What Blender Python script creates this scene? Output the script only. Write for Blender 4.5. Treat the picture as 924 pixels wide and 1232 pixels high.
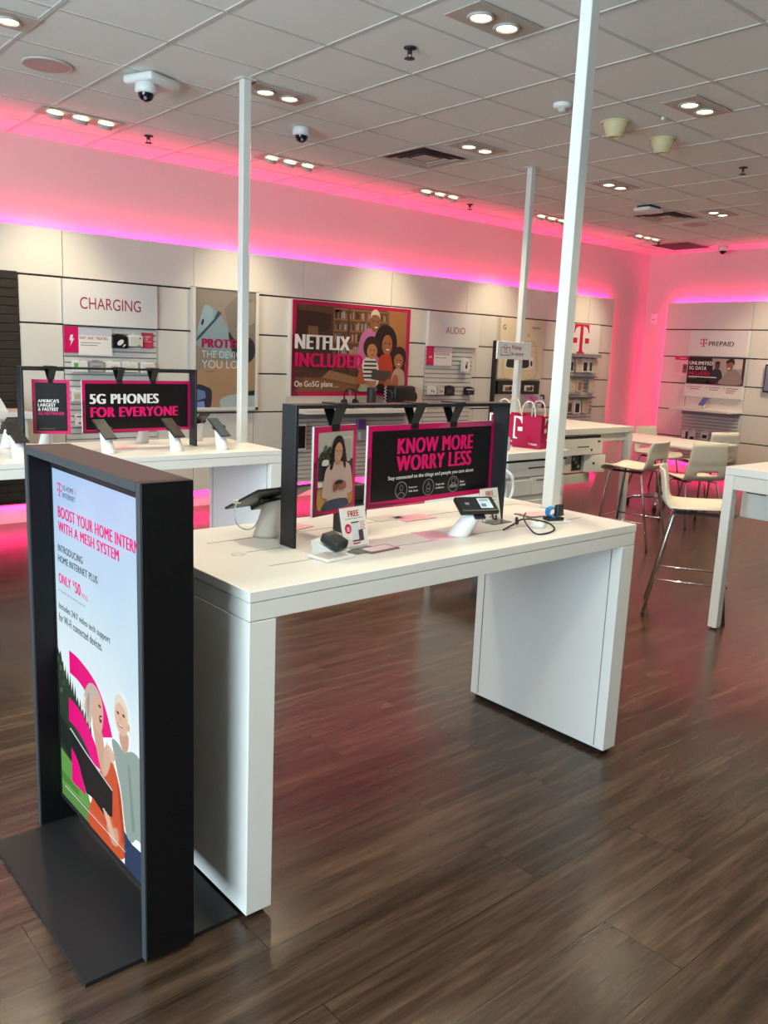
import bpy, bmesh, math, random
from mathutils import Vector, Matrix
PI = math.pi
random.seed(7)
S = bpy.context.scene
COL = S.collection
for o in list(bpy.data.objects): bpy.data.objects.remove(o)

# ---------------------------------------------------------------- camera
YAW, PIT, ROL, CZ, FPX = 0.7135, 0.1881, 0.042, 1.5067, 1007.1
fw = Vector((math.sin(YAW)*math.cos(PIT), math.cos(YAW)*math.cos(PIT), -math.sin(PIT)))
r0 = Vector((math.cos(YAW), -math.sin(YAW), 0)); u0 = r0.cross(fw)
rt = r0*math.cos(ROL) + u0*math.sin(ROL); up = -r0*math.sin(ROL) + u0*math.cos(ROL)
cd = bpy.data.cameras.new('camera'); cam = bpy.data.objects.new('camera', cd); COL.objects.link(cam)
cd.sensor_fit = 'VERTICAL'; cd.sensor_height = 36.0; cd.lens = FPX/1232*36.0; cd.clip_end = 100; cd.clip_start = .02
cam.matrix_world = Matrix(((rt.x, up.x, -fw.x, 0), (rt.y, up.y, -fw.y, 0), (rt.z, up.z, -fw.z, CZ), (0, 0, 0, 1)))
S.camera = cam

# ---------------------------------------------------------------- exposure, world, lights
S.view_settings.view_transform = 'Standard'; S.view_settings.look = 'None'
S.view_settings.gamma = 1.0; S.view_settings.use_curve_mapping = False
S.view_settings.exposure = 0.12
try:
    S.cycles.use_denoising = True
    S.cycles.max_bounces = 8; S.cycles.diffuse_bounces = 4; S.cycles.glossy_bounces = 3
    S.cycles.sample_clamp_indirect = 4.0; S.cycles.caustics_reflective = False; S.cycles.caustics_refractive = False
except Exception: pass
w = bpy.data.worlds.new('sky'); S.world = w; w.use_nodes = True
bg = w.node_tree.nodes['Background']; bg.inputs[0].default_value = (.68, .885, 1.0, 1); bg.inputs[1].default_value = 15.0

def light(name, kind, loc, energy, color, rot=None, size=None, size_y=None, aim=None, **kw):
    d = bpy.data.lights.new(name, kind); d.energy = energy; d.color = color
    if kind == 'AREA':
        d.shape = 'RECTANGLE'; d.size = size; d.size_y = size_y
        if 'spread' in kw: d.spread = kw['spread']
    if kind == 'SPOT':
        d.spot_size = kw.get('cone', 1.9); d.spot_blend = kw.get('blend', .6); d.shadow_soft_size = kw.get('soft', .05)
    o = bpy.data.objects.new(name, d); COL.objects.link(o); o.location = loc
    if aim is not None: o.rotation_euler = Vector(aim).to_track_quat('-Z', 'Y').to_euler()
    elif rot: o.rotation_euler = rot
    return o
WARM = (1.0, .875, .59)
PINK = (1.0, .010, .145)
YB, XR, ZC = 7.10, 11.03, 3.0427          # back wall, right wall, ceiling
YP, XP = 7.012, 10.95                     # faces of the wall panelling
PAIRS = [(1.30, 2.94), (3.09, 2.937), (4.90, 2.934), (6.71, 2.934), (1.37, 4.66), (3.04, 4.675), (4.80, 4.657), (6.56, 4.653), (8.33, 4.63)]
TRIPLES = [(2.41, 6.22), (4.155, 6.20), (5.905, 6.21), (7.633, 6.22), (9.44, 6.17)]
for (x, y) in PAIRS:
    light('spot_pair', 'SPOT', (x, y, 2.99), 88, WARM, aim=(0, 0, -1), cone=2.05, blend=.8, soft=.09)
for (x, y) in TRIPLES:
    light('spot_wash', 'SPOT', (x, y, 2.97), 75, WARM, aim=(0, .55, -1), cone=1.2, blend=1.0, soft=.08)
light('spot_wash', 'SPOT', (10.05, 4.2, 2.97), 110, WARM, aim=(.6, .35, -1), cone=1.5, blend=.7, soft=.05)
light('spot_wash', 'SPOT', (10.05, 3.0, 2.97), 75, WARM, aim=(.62, 0, -1), cone=1.0, blend=.6, soft=.05)
for (x, y) in [(-1.2, 1.2), (.9, .6), (3.0, .9), (5.0, 1.0), (7.0, 1.0), (8.6, 2.9), (9.9, 4.0)]:   # the shop's other ceiling lights
    light('spot_room', 'SPOT', (x, y, 2.99), 88, WARM, aim=(0, 0, -1), cone=2.05, blend=.8, soft=.09)
po = light('window_portal', 'AREA', (-2.97, 1.3, 1.55), 1, (1, 1, 1), aim=(1, 0, 0), size=2.4, size_y=4.6); po.rotation_euler = Vector((1, 0, 0)).to_track_quat('-Z', 'Z').to_euler(); po.data.cycles.is_portal = True
# led strips behind the top, end and foot of the wall panelling
def led(name, loc, aim, along, length, energy, w_=.03):
    d = bpy.data.lights.new(name, 'AREA'); d.energy = energy; d.color = PINK; d.shape = 'RECTANGLE'; d.size = length; d.size_y = w_
    o = bpy.data.objects.new(name, d); COL.objects.link(o)
    z = -Vector(aim).normalized(); x = Vector(along).normalized(); x = (x - z*x.dot(z)).normalized(); y = z.cross(x)
    o.matrix_world = Matrix(((x.x, y.x, z.x, loc[0]), (x.y, y.y, z.y, loc[1]), (x.z, y.z, z.z, loc[2]), (0, 0, 0, 1)))
led('led_back', (4.2, 7.064, 2.335), (0, .05, 1), (1, 0, 0), 11.8, 98)
led('led_back_end', (10.11, 7.058, 1.28), (1, .25, 0), (0, 0, 1), 2.1, 9)
led('led_back_foot', (4.2, 7.055, .165), (0, -.1, -1), (1, 0, 0), 11.8, 55)
led('led_side', (10.995, 4.35, 2.335), (.05, 0, 1), (0, 1, 0), 4.6, 40)
led('led_side_end', (10.99, 6.67, 1.28), (.25, 1, 0), (0, 0, 1), 2.1, 9)
led('led_side_foot', (10.985, 4.35, .165), (-.1, 0, -1), (0, 1, 0), 4.6, 22)

# ---------------------------------------------------------------- materials
def lin(c): return tuple((x/12.92 if x <= .04045 else ((x+.055)/1.055)**2.4) for x in c)
def hexc(h): return lin(tuple(int(h[i:i+2], 16)/255 for i in (0, 2, 4)))
MATS = {}
def mat(name, h, rough=.5, metal=0.0, spec=.5, vary=.0, vscale=30, bump=0.0, emit=None, es=0.0, trans=0.0, alpha=1.0, coat=0.0):
    m = bpy.data.materials.new(name); m.use_nodes = True
    nt = m.node_tree; b = nt.nodes['Principled BSDF']
    c = hexc(h) if isinstance(h, str) else h
    b.inputs['Base Color'].default_value = (*c, 1); b.inputs['Roughness'].default_value = rough
    b.inputs['Metallic'].default_value = metal; b.inputs['Specular IOR Level'].default_value = spec
    if coat: b.inputs['Coat Weight'].default_value = coat
    if trans: b.inputs['Transmission Weight'].default_value = trans
    if emit:
        e = hexc(emit) if isinstance(emit, str) else emit
        b.inputs['Emission Color'].default_value = (*e, 1); b.inputs['Emission Strength'].default_value = es
    if vary or bump:
        tc = nt.nodes.new('ShaderNodeTexCoord'); n = nt.nodes.new('ShaderNodeTexNoise')
        n.inputs['Scale'].default_value = vscale; n.inputs['Detail'].default_value = 5
        nt.links.new(tc.outputs['Object'], n.inputs['Vector'])
        if vary:
            mx = nt.nodes.new('ShaderNodeMix'); mx.data_type = 'RGBA'
            mx.inputs['A'].default_value = (*[x*(1-vary) for x in c], 1); mx.inputs['B'].default_value = (*[min(1, x*(1+vary)) for x in c], 1)
            nt.links.new(n.outputs['Fac'], mx.inputs['Factor']); nt.links.new(mx.outputs['Result'], b.inputs['Base Color'])
        if bump:
            bp = nt.nodes.new('ShaderNodeBump'); bp.inputs['Strength'].default_value = bump; bp.inputs['Distance'].default_value = .002
            nt.links.new(n.outputs['Fac'], bp.inputs['Height']); nt.links.new(bp.outputs['Normal'], b.inputs['Normal'])
    MATS[name] = m
    return m
WHITE = mat('white_laminate', 'e4e1dc', .32, vary=.02, vscale=4)
WHITE2 = mat('white_panel', 'dcd8ce', .45, vary=.02, vscale=3)
WALLM = mat('wall_paint', 'cfc7c2', .8, vary=.02, vscale=5, bump=.05)
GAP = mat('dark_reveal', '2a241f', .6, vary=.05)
BLACK = mat('black_metal', '1d2022', .42, vary=.05, vscale=60)
BLACKP = mat('black_powder_coat', '131415', .55, vary=.08, vscale=80, bump=.05)
KIOBLK = mat('kiosk_black', '0b0b0d', .45, spec=.3, vary=.08, vscale=80)
KIOTOP = mat('kiosk_grey_edge', '303336', .5, vary=.05)
PLASTW = mat('white_plastic', 'e6e6e4', .35, vary=.02)
PLASTB = mat('black_plastic', '17181a', .4, vary=.05)
SCREENB = mat('dark_glass', '0b0c10', .12, vary=.05)
GREYP = mat('grey_plastic', '8d8d90', .4, vary=.05)
CHROME = mat('chrome', 'd8d8d8', .16, metal=1, vary=.03)
SHELL = mat('cream_shell', 'e3dccb', .42, vary=.02, vscale=6)
MAG = mat('magenta', 'd0045f', .45, vary=.03)
MAGD = mat('magenta_dim', '9c0f4b', .45, vary=.04)
MAGL = mat('magenta_text', 'e20a6a', .45, vary=.02)
BAG = mat('magenta_paper', 'd00a5a', .4, vary=.03)
PRBLACK = mat('print_black', '100c0d', .35, vary=.05)
PRWHITE = mat('print_white', 'eeeae4', .4, vary=.01)
PRGREY = mat('print_grey', '8f8a88', .4, vary=.02)
PRRED = mat('print_red', 'b8102f', .4, vary=.02)
DARKT = mat('dark_text', '2a2426', .4, vary=.02)
SLAT = mat('slat_grey', 'd3d0ca', .4, vary=.02)
SLATG = mat('slat_dark', '807c78', .5, vary=.02)
POLEM = mat('pole_white', 'dedcd5', .4, vary=.015, vscale=8)
CEILM = mat('ceiling_tile', 'eeece6', .9, vary=.03, vscale=120, bump=.25)
TBAR = mat('ceiling_bar', 'cfccc5', .6, vary=.02)
PLATE = mat('light_plate', 'b8afa5', .5, vary=.03)
BULB = mat('bulb', 'ffffff', .3, vary=.01, emit=(1, .86, .55), es=9.0)
YELLOWED = mat('yellowed_plastic', 'd8caa0', .5, vary=.03)
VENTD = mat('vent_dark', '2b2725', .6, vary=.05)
VENTL = mat('vent_white', 'c4bdb4', .5, vary=.03)
PINKC = mat('pink_card', 'f2b6c4', .35, vary=.05, vscale=90)
CLEAR = mat('acrylic', 'ffffff', .05, trans=.9, vary=.005)
BLUE = mat('blue_strap', '1f7fc0', .5, vary=.04)
SLATWOOD = None

def wood_dark():
    m = bpy.data.materials.new('dark_wood_slats'); m.use_nodes = True; nt = m.node_tree; b = nt.nodes['Principled BSDF']
    tc = nt.nodes.new('ShaderNodeTexCoord'); mp = nt.nodes.new('ShaderNodeMapping'); mp.inputs['Scale'].default_value = (1, 1, 30)
    n = nt.nodes.new('ShaderNodeTexNoise'); n.inputs['Scale'].default_value = 3
    cr = nt.nodes.new('ShaderNodeValToRGB'); cr.color_ramp.elements[0].color = (*hexc('1c1814'), 1); cr.color_ramp.elements[1].color = (*hexc('3a332b'), 1)
    nt.links.new(tc.outputs['Object'], mp.inputs[0]); nt.links.new(mp.outputs[0], n.inputs[0]); nt.links.new(n.outputs['Fac'], cr.inputs[0]); nt.links.new(cr.outputs[0], b.inputs['Base Color'])
    b.inputs['Roughness'].default_value = .5
    return m
SLATWOOD = wood_dark()

def floor_mat():
    m = bpy.data.materials.new('vinyl_plank_floor'); m.use_nodes = True; nt = m.node_tree; b = nt.nodes['Principled BSDF']
    N = nt.nodes.new; L = nt.links.new
    tc = N('ShaderNodeTexCoord')
    br = N('ShaderNodeTexBrick'); br.offset = .37; br.inputs['Scale'].default_value = 1; br.inputs['Mortar Size'].default_value = .0016
    br.inputs['Brick Width'].default_value = 1.25; br.inputs['Row Height'].default_value = .232; br.inputs['Bias'].default_value = 0
    br.inputs['Color1'].default_value = (0, 0, 0, 1); br.inputs['Color2'].default_value = (1, 1, 1, 1); br.inputs['Mortar'].default_value = (.5, .5, .5, 1)
    mp0 = N('ShaderNodeMapping'); mp0.inputs['Location'].default_value = (.2, .035, 0)
    L(tc.outputs['Object'], mp0.inputs[0]); L(mp0.outputs[0], br.inputs[0])
    # grain
    mp = N('ShaderNodeMapping'); mp.inputs['Scale'].default_value = (1.1, 15, 1)
    ad = N('ShaderNodeVectorMath'); ad.operation = 'ADD'
    sc = N('ShaderNodeVectorMath'); sc.operation = 'SCALE'; sc.inputs['Scale'].default_value = 7.0
    L(br.outputs['Color'], sc.inputs[0]); L(tc.outputs['Object'], ad.inputs[0]); L(sc.outputs[0], ad.inputs[1]); L(ad.outputs[0], mp.inputs[0])
    n1 = N('ShaderNodeTexNoise'); n1.inputs['Scale'].default_value = 1.5; n1.inputs['Detail'].default_value = 10; n1.inputs['Roughness'].default_value = .68; n1.inputs['Distortion'].default_value = .35
    L(mp.outputs[0], n1.inputs[0])
    cr = N('ShaderNodeValToRGB'); e = cr.color_ramp.elements
    e[0].position = .30; e[0].color = (*hexc('281d14'), 1); e[1].position = .74; e[1].color = (*hexc('66513f'), 1)
    mid = e.new(.5); mid.color = (*hexc('433328'), 1)
    L(n1.outputs['Fac'], cr.inputs[0])
    hs = N('ShaderNodeMix'); hs.data_type = 'RGBA'; hs.blend_type = 'MULTIPLY'; hs.inputs['Factor'].default_value = 1
    tone = N('ShaderNodeValToRGB'); tone.color_ramp.elements[0].color = (.78, .78, .78, 1); tone.color_ramp.elements[1].color = (1.08, 1.05, 1.0, 1)
    L(br.outputs['Color'], tone.inputs[0]); L(cr.outputs[0], hs.inputs['A']); L(tone.outputs[0], hs.inputs['B'])
    dk = N('ShaderNodeMix'); dk.data_type = 'RGBA'; dk.inputs['B'].default_value = (*hexc('2a201a'), 1)
    L(br.outputs['Fac'], dk.inputs['Factor']); L(hs.outputs['Result'], dk.inputs['A']); L(dk.outputs['Result'], b.inputs['Base Color'])
    rr = N('ShaderNodeMapRange'); rr.inputs['To Min'].default_value = .17; rr.inputs['To Max'].default_value = .29
    L(n1.outputs['Fac'], rr.inputs[0]); L(rr.outputs[0], b.inputs['Roughness'])
    mp2 = N('ShaderNodeMapping'); mp2.inputs['Scale'].default_value = (10, 95, 1)
    L(ad.outputs[0], mp2.inputs[0]); n2 = N('ShaderNodeTexNoise'); n2.inputs['Scale'].default_value = 1.5; n2.inputs['Detail'].default_value = 3
    L(mp2.outputs[0], n2.inputs[0])
    bp = N('ShaderNodeBump'); bp.inputs['Strength'].default_value = .16; bp.inputs['Distance'].default_value = .003
    L(n2.outputs['Fac'], bp.inputs['Height']); L(bp.outputs[0], b.inputs['Normal'])
    b.inputs['Specular IOR Level'].default_value = .45
    return m
FLOORM = floor_mat()

# ---------------------------------------------------------------- mesh helpers
class MB:
    """collects geometry, then links it as ONE mesh object"""
    def __init__(s): s.bm = bmesh.new(); s.mats = []
    def mi(s, m):
        if m not in s.mats: s.mats.append(m)
        return s.mats.index(m)
    def _tag(s, faces, m, smooth=False):
        i = s.mi(m)
        for f in faces: f.material_index = i; f.smooth = smooth
    def box(s, x0, x1, y0, y1, z0, z1, m, bev=0.0, seg=2):
        co = [(x, y, z) for x in (x0, x1) for y in (y0, y1) for z in (z0, z1)]
        if bev:
            b2 = bmesh.new(); vs = [b2.verts.new(c) for c in co]
            for q in ((0, 1, 3, 2), (4, 6, 7, 5), (0, 4, 5, 1), (2, 3, 7, 6), (0, 2, 6, 4), (1, 5, 7, 3)): b2.faces.new([vs[i] for i in q])
            bmesh.ops.bevel(b2, geom=b2.edges[:], offset=bev, segments=seg, profile=.5, affect='EDGES')
            s.merge(b2, m, None, seg > 2); b2.free()
        else:
            vs = [s.bm.verts.new(c) for c in co]
            s._tag([s.bm.faces.new([vs[i] for i in q]) for q in ((0, 1, 3, 2), (4, 6, 7, 5), (0, 4, 5, 1), (2, 3, 7, 6), (0, 2, 6, 4), (1, 5, 7, 3))], m)
        return s
    def merge(s, b2, m, M=None, smooth=False):
        mp = {}
        for v in b2.verts: mp[v] = s.bm.verts.new(M @ v.co if M else v.co)
        fs = []
        for f in b2.faces:
            try: fs.append(s.bm.faces.new([mp[v] for v in f.verts]))
            except ValueError: pass
        s._tag(fs, m, smooth)
    def cone(s, p0, p1, ra, rb, m, seg=16, cap=True, sx=1.0):
        p0, p1 = Vector(p0), Vector(p1); d = (p1-p0).normalized()
        a = d.orthogonal().normalized() if abs(d.z) < .999 else Vector((1, 0, 0)); b = d.cross(a)
        R = []
        for p, r in ((p0, ra), (p1, rb)):
            R.append([s.bm.verts.new(p + r*(a*math.cos(2*PI*i/seg)*sx + b*math.sin(2*PI*i/seg))) for i in range(seg)])
        fs = [s.bm.faces.new([R[0][i], R[0][(i+1) % seg], R[1][(i+1) % seg], R[1][i]]) for i in range(seg)]
        s._tag(fs, m, True)
        if cap: s._tag([s.bm.faces.new(R[0][::-1]), s.bm.faces.new(R[1])], m)
        return s
    def tube(s, pts, r, m, seg=8, closed=False):
        P = [Vector(p) for p in pts]; rings = []; a = None; n = len(P)
        for i, p in enumerate(P):
            q0 = P[i-1] if (i > 0 or closed) else p; q1 = P[(i+1) % n] if (i < n-1 or closed) else p
            d = (q1-q0).normalized()
            a = d.orthogonal().normalized() if a is None else (a - d*a.dot(d)).normalized()
            b = d.cross(a); rr = r[i] if isinstance(r, (list, tuple)) else r
            rings.append([s.bm.verts.new(p + rr*(a*math.cos(2*PI*k/seg)+b*math.sin(2*PI*k/seg))) for k in range(seg)])
        fs = []
        for i in range(n if closed else n-1):
            A, B = rings[i], rings[(i+1) % n]
            fs += [s.bm.faces.new([A[k], A[(k+1) % seg], B[(k+1) % seg], B[k]]) for k in range(seg)]
        s._tag(fs, m, True)
        if not closed: s._tag([s.bm.faces.new(rings[0][::-1]), s.bm.faces.new(rings[-1])], m)
        return s
    def lathe(s, c, prof, m, seg=24, axis='Z'):
        c = Vector(c); rings = []
        for (r, z) in prof:
            rings.append([s.bm.verts.new(c + Vector((r*math.cos(2*PI*k/seg), r*math.sin(2*PI*k/seg), z))) for k in range(seg)] if r > 1e-6 else [s.bm.verts.new(c+Vector((0, 0, z)))])
        fs = []
        for A, B in zip(rings, rings[1:]):
            for k in range(seg):
                if len(A) == 1 and len(B) == 1: continue
                if len(A) == 1: fs.append(s.bm.faces.new([A[0], B[(k+1) % seg], B[k]]))
                elif len(B) == 1: fs.append(s.bm.faces.new([A[k], A[(k+1) % seg], B[0]]))
                else: fs.append(s.bm.faces.new([A[k], A[(k+1) % seg], B[(k+1) % seg], B[k]]))
        s._tag(fs, m, True); return s
    def prism(s, pts, axis, t0, t1, m):
        """2-D outline pulled along an axis: 'Y' outline is (x,z), 'X' outline is (y,z), 'Z' outline is (x,y)"""
        def V(p, t): return {'Y': (p[0], t, p[1]), 'X': (t, p[0], p[1]), 'Z': (p[0], p[1], t)}[axis]
        A = [s.bm.verts.new(V(p, t0)) for p in pts]; B = [s.bm.verts.new(V(p, t1)) for p in pts]; n = len(pts)
        fs = [s.bm.faces.new(A), s.bm.faces.new(B[::-1])] + [s.bm.faces.new([A[i], B[i], B[(i+1) % n], A[(i+1) % n]]) for i in range(n)]
        s._tag(fs, m); return s
    # flat print on a plane facing -Y (x to the right, z up)
    def poly(s, pts, y, m):
        s._tag([s.bm.faces.new([s.bm.verts.new((p[0], y, p[1])) for p in pts])], m); return s
    def ell(s, cx, cz, rx, rz, y, m, n=24, a=0.0):
        c, sn = math.cos(a), math.sin(a)
        return s.poly([(cx+rx*math.cos(t)*c-rz*math.sin(t)*sn, cz+rx*math.cos(t)*sn+rz*math.sin(t)*c) for t in (2*PI*i/n for i in range(n))], y, m)
    def ring(s, cx, cz, rx, rz, w_, y, m, n=28):
        A = []; B = []
        for i in range(n):
            t = 2*PI*i/n
            A.append(s.bm.verts.new((cx+rx*math.cos(t), y, cz+rz*math.sin(t)))); B.append(s.bm.verts.new((cx+(rx-w_)*math.cos(t), y, cz+(rz-w_)*math.sin(t))))
        s._tag([s.bm.faces.new([A[i], A[(i+1) % n], B[(i+1) % n], B[i]]) for i in range(n)], m); return s
    def quad(s, x0, x1, z0, z1, y, m): return s.poly([(x0, z0), (x1, z0), (x1, z1), (x0, z1)], y, m)
    def text(s, t, x0, x1, z0, z1, y, m, bold=.0, clip=None):
        vs, fs, (ax, bx, az, bz) = glyphs(t, 0.0, bold)
        e = bold*1.3; kx, kz = (x1-x0)/(bx-ax+2*e), (z1-z0)/(bz-az)
        out = []
        for dx in ((0,) if not bold else (0, e, 2*e)):
            mp = [s.bm.verts.new((x0+(v[0]-ax+dx)*kx, y-dx*.0015, z0+(v[1]-az)*kz)) for v in vs]
            for f in fs:
                try: out.append(s.bm.faces.new([mp[i] for i in f]))
                except ValueError: pass
        s._tag(out, m)
        if clip is not None:
            geom = s.bm.verts[:] + s.bm.edges[:] + s.bm.faces[:]
            bmesh.ops.bisect_plane(s.bm, geom=geom, plane_co=(clip, 0, 0), plane_no=(1, 0, 0), clear_outer=True)
        return s
    def build(s, name, parent=None, off=(0, 0, 0), rot=None, label=None, norm=True):
        if norm:
            pass
        me = bpy.data.meshes.new(name)
        if any(off): bmesh.ops.translate(s.bm, verts=s.bm.verts[:], vec=(-off[0], -off[1], -off[2]))
        if norm: bmesh.ops.recalc_face_normals(s.bm, faces=s.bm.faces[:])
        s.bm.to_mesh(me); s.bm.free()
        for m in s.mats: me.materials.append(m)
        o = bpy.data.objects.new(name, me); COL.objects.link(o)
        if parent: o.parent = parent
        if rot: o.rotation_euler = rot
        if label: o['label'] = label
        return o
_G = {}
def glyphs(t, bold, gap=0.0):
    key = (t, gap)
    if key in _G: return _G[key]
    c = bpy.data.curves.new('t', 'FONT'); c.body = t; c.size = 1; c.space_character = 1.0 + gap*2.2
    o = bpy.data.objects.new('t', c); COL.objects.link(o)
    dg = bpy.context.evaluated_depsgraph_get(); ev = o.evaluated_get(dg); me = bpy.data.meshes.new_from_object(ev)
    vs = [(v.co.x, v.co.y) for v in me.vertices]; fs = [tuple(p.vertices) for p in me.polygons]
    bpy.data.objects.remove(o); bpy.data.curves.remove(c); bpy.data.meshes.remove(me)
    xs = [v[0] for v in vs]; zs = [v[1] for v in vs]
    _G[key] = (vs, fs, (min(xs), max(xs), min(zs), max(zs)))
    return _G[key]

def tag(o, label, cat, group=None, kind=None):
    o['label'] = label; o['category'] = cat
    if group: o['group'] = group
    if kind: o['kind'] = kind
    return o
def thing(name, label, cat, loc=(0, 0, 0), rz=0.0, group=None):
    o = bpy.data.objects.new(name, None); COL.objects.link(o); o.empty_display_size = .05
    o.location = loc; o.rotation_euler = (0, 0, rz)
    return tag(o, label, cat, group)
def dup(root, loc, rz=None, label=None, group=None):
    r = root.copy(); COL.objects.link(r); r.location = loc
    if rz is not None: r.rotation_euler = (0, 0, rz)
    if label: r['label'] = label
    if group: r['group'] = group
    for ch in list(root.children):
        c = ch.copy(); COL.objects.link(c); c.parent = r
        for g in list(ch.children):
            d = g.copy(); COL.objects.link(d); d.parent = c
    return r
def struct(mb, name):
    o = mb.build(name); o['kind'] = 'structure'; return o
def T_LOGO(mb, cx, z0, H, y, m, wx=1.0, half=None):
    L = [(-.085, .93), (-.16, .925), (-.27, .89), (-.345, .82), (-.385, .70), (-.43, .70), (-.41, 1.0)]
    base = [(-.22, 0), (-.22, .045), (-.11, .07), (-.085, .15)]
    R = [(-x, z) for x, z in L[::-1]]; RB = [(-x, z) for x, z in base[::-1]]
    P = lambda q: [(cx+x*H*wx, z0+z*H) for x, z in q]
    if half is None:
        mb.poly(P(base + L + R + RB), y, m)
    elif half > 0:
        mb.poly(P([(0, 0), (0, 1)] + R + RB), y, m)
    else:
        mb.poly(P(base + L + [(0, 1), (0, 0)]), y, m)
    for sg in (-1, 1):
        if half is None or half*sg > 0:
            a, b = sorted((sg*.22, sg*.45)); mb.poly(P([(a, .35), (b, .35), (b, .53), (a, .53)]), y, m)
def curve(pts, n=6, closed=True):
    out = []; N = len(pts)
    for i in range(N if closed else N-1):
        p0, p1, p2, p3 = (pts[(i+k) % N] if closed else pts[min(max(i+k, 0), N-1)] for k in (-1, 0, 1, 2))
        for j in range(n):
            t = j/n
            out.append(tuple(.5*((2*b)+(-a+c)*t+(2*a-5*b+4*c-d)*t*t+(-a+3*b-3*c+d)*t**3) for a, b, c, d in zip(p0, p1, p2, p3)))
    if not closed: out.append(pts[-1])
    return out
_PM = {}
def pm(h, e=0.0):
    """printed (or, with e, screen-lit) colour"""
    if (h, e) not in _PM:
        _PM[(h, e)] = mat('print_'+h, h, .4, vary=.03, vscale=40) if not e else mat('screen_'+h, '050505', .3, vary=.01, emit=h, es=e)
    return _PM[(h, e)]

# ================================================================= SETTING
X0, Y0 = -3.0, -4.0
b = MB(); b.box(X0, XR, Y0, YB, -.06, 0, FLOORM); struct(b, 'floor')
b = MB(); b.box(X0, XR, Y0, YB, ZC, ZC+.06, CEILM); struct(b, 'ceiling')
b = MB()
k = 1.575
xs = [1.575+.593*i for i in range(-7, 16)]; ys = [2.64+.572*i for i in range(-11, 8)]
for x in xs:
    if X0 < x < XR: b.box(x-.011, x+.011, Y0, YB, ZC-.004, ZC+.001, TBAR)
for y in ys:
    if Y0 < y < YB: b.box(X0, XR, y-.011, y+.011, ZC-.0035, ZC+.001, TBAR)
struct(b, 'trim_1')
b = MB(); b.box(X0, XR+.1, YB, YB+.1, 0, ZC, WALLM); struct(b, 'wall_back')
b = MB(); b.box(XR, XR+.1, Y0, YB, 0, ZC, WALLM); struct(b, 'wall_right')
b = MB(); b.box(X0, XR, Y0-.1, Y0, 0, ZC, WALLM); struct(b, 'wall_front')
b = MB()
b.box(X0-.1, X0, Y0, YB, 0, .35, WALLM); b.box(X0-.1, X0, Y0, YB, 2.75, ZC, WALLM); b.box(X0-.1, X0, 3.6, YB, .35, 2.75, WALLM); b.box(X0-.1, X0, Y0, -1.0, .35, 2.75, WALLM)
struct(b, 'wall_left')
b = MB()
for y in (-1.0, .5, 2.05, 3.55): b.box(X0-.08, X0-.02, y, y+.05, .35, 2.75, BLACK)
for z in (.35, 2.70): b.box(X0-.08, X0-.02, -1.0, 3.6, z, z+.05, BLACK)
struct(b, 'window_1')
b = MB(); b.box(X0, 10.16, YB-.012, YB, 0, .15, WHITE); struct(b, 'baseboard_back')
b = MB(); b.box(XR-.012, XR, Y0, 6.7, 0, .15, WHITE); struct(b, 'baseboard_right')
# wall panelling: dark backing, panels with reveals
ROWS = [(.153, .511), (.511, .887), (.887, 1.256), (1.256, 1.624), (1.624, 1.995)]
b = MB()
b.box(-1.7, 10.13, YP+.012, YP+.03, .17, 2.35, GAP)
heads = [-1.7, -.96, .21, 1.377, 2.544, 3.708, 4.894, 6.05, 7.211, 8.38, 9.55, 10.14]
for x0, x1 in zip(heads, heads[1:]): b.box(x0+.0025, x1-.0025, YP, YP+.02, 2.003, 2.362, WHITE2, .002, 1)
cols = [2.19, 2.53, 3.335, 3.70, 4.345, 4.73, 6.31, 6.59, 7.415, 7.76, 8.62, 9.15, 9.78, 10.14]
for x0, x1 in zip(cols, cols[1:]):
    for z0, z1 in ROWS: b.box(x0+.003, x1-.003, YP, YP+.02, z0+.007, z1-.007, WHITE2, .002, 1)
struct(b, 'trim_2')
b = MB()
b.box(XP+.012, XP+.03, 2.0, 6.69, .17, 2.35, GAP)
for y0, y1 in ((5.44, 6.70), (4.0, 5.44), (2.0, 4.0)): b.box(XP, XP+.02, y0+.0025, y1-.0025, 2.003, 2.362, WHITE2, .002, 1)
cy = [6.70, 6.28, 5.43, 4.0, 2.0]
for y1, y0 in zip(cy, cy[1:]):
    for z0, z1 in ROWS: b.box(XP, XP+.02, y0+.003, y1-.003, z0+.007, z1-.007, WHITE2, .002, 1)
struct(b, 'trim_3')

# ================================================================= WALL FIXTURES (back)
def slatwall(mb, x0, x1, z0, z1, y, pitch=.05):
    mb.box(x0, x1, y-.008, y, z0, z1, SLATG)
    n = int(round((z1-z0)/pitch)); p = (z1-z0)/n
    for i in range(n): mb.prism([(y-.006, z0+i*p+.005), (y-.020, z0+i*p+.006), (y-.020, z0+(i+1)*p-.006), (y-.006, z0+(i+1)*p-.001)], 'X', x0, x1, SLAT)
# dark wood slat panel
b = MB()
for i in range(27): b.box(-1.7, 2.18, YP-.02, YP, .205+i*.067, .205+i*.067+.062, SLATWOOD, .003, 1)
o = b.build('slat_panel'); tag(o, 'dark brown horizontal wood slat panel covering the wall end', 'wall panel')
# low white ledge with a small clear case in front of the dark panel
t = thing('wall_shelf', 'thick white ledge in front of the dark slat panel', 'shelf', (1.0, 6.78, .90))
b = MB(); b.box(-1.6, 1.14, -.2, .21, 0, .05, WHITE, .004); b.build('shelf_board', t)
b = MB(); b.box(-1.6, 1.10, -.17, .205, -.33, 0, WHITE2, .003); b.build('shelf_box', t)
b = MB(); b.prism([(.72, .0505), (.98, .0505), (.93, .15), (.80, .15)], 'Y', -.1, .1, PLASTW); o = b.build('wedge_holder', off=(0, 0, 0)); o.location = (1.0, 6.78, .90)
tag(o, 'pale wedge shaped holder on the white ledge by the dark panel', 'display holder')

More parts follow.
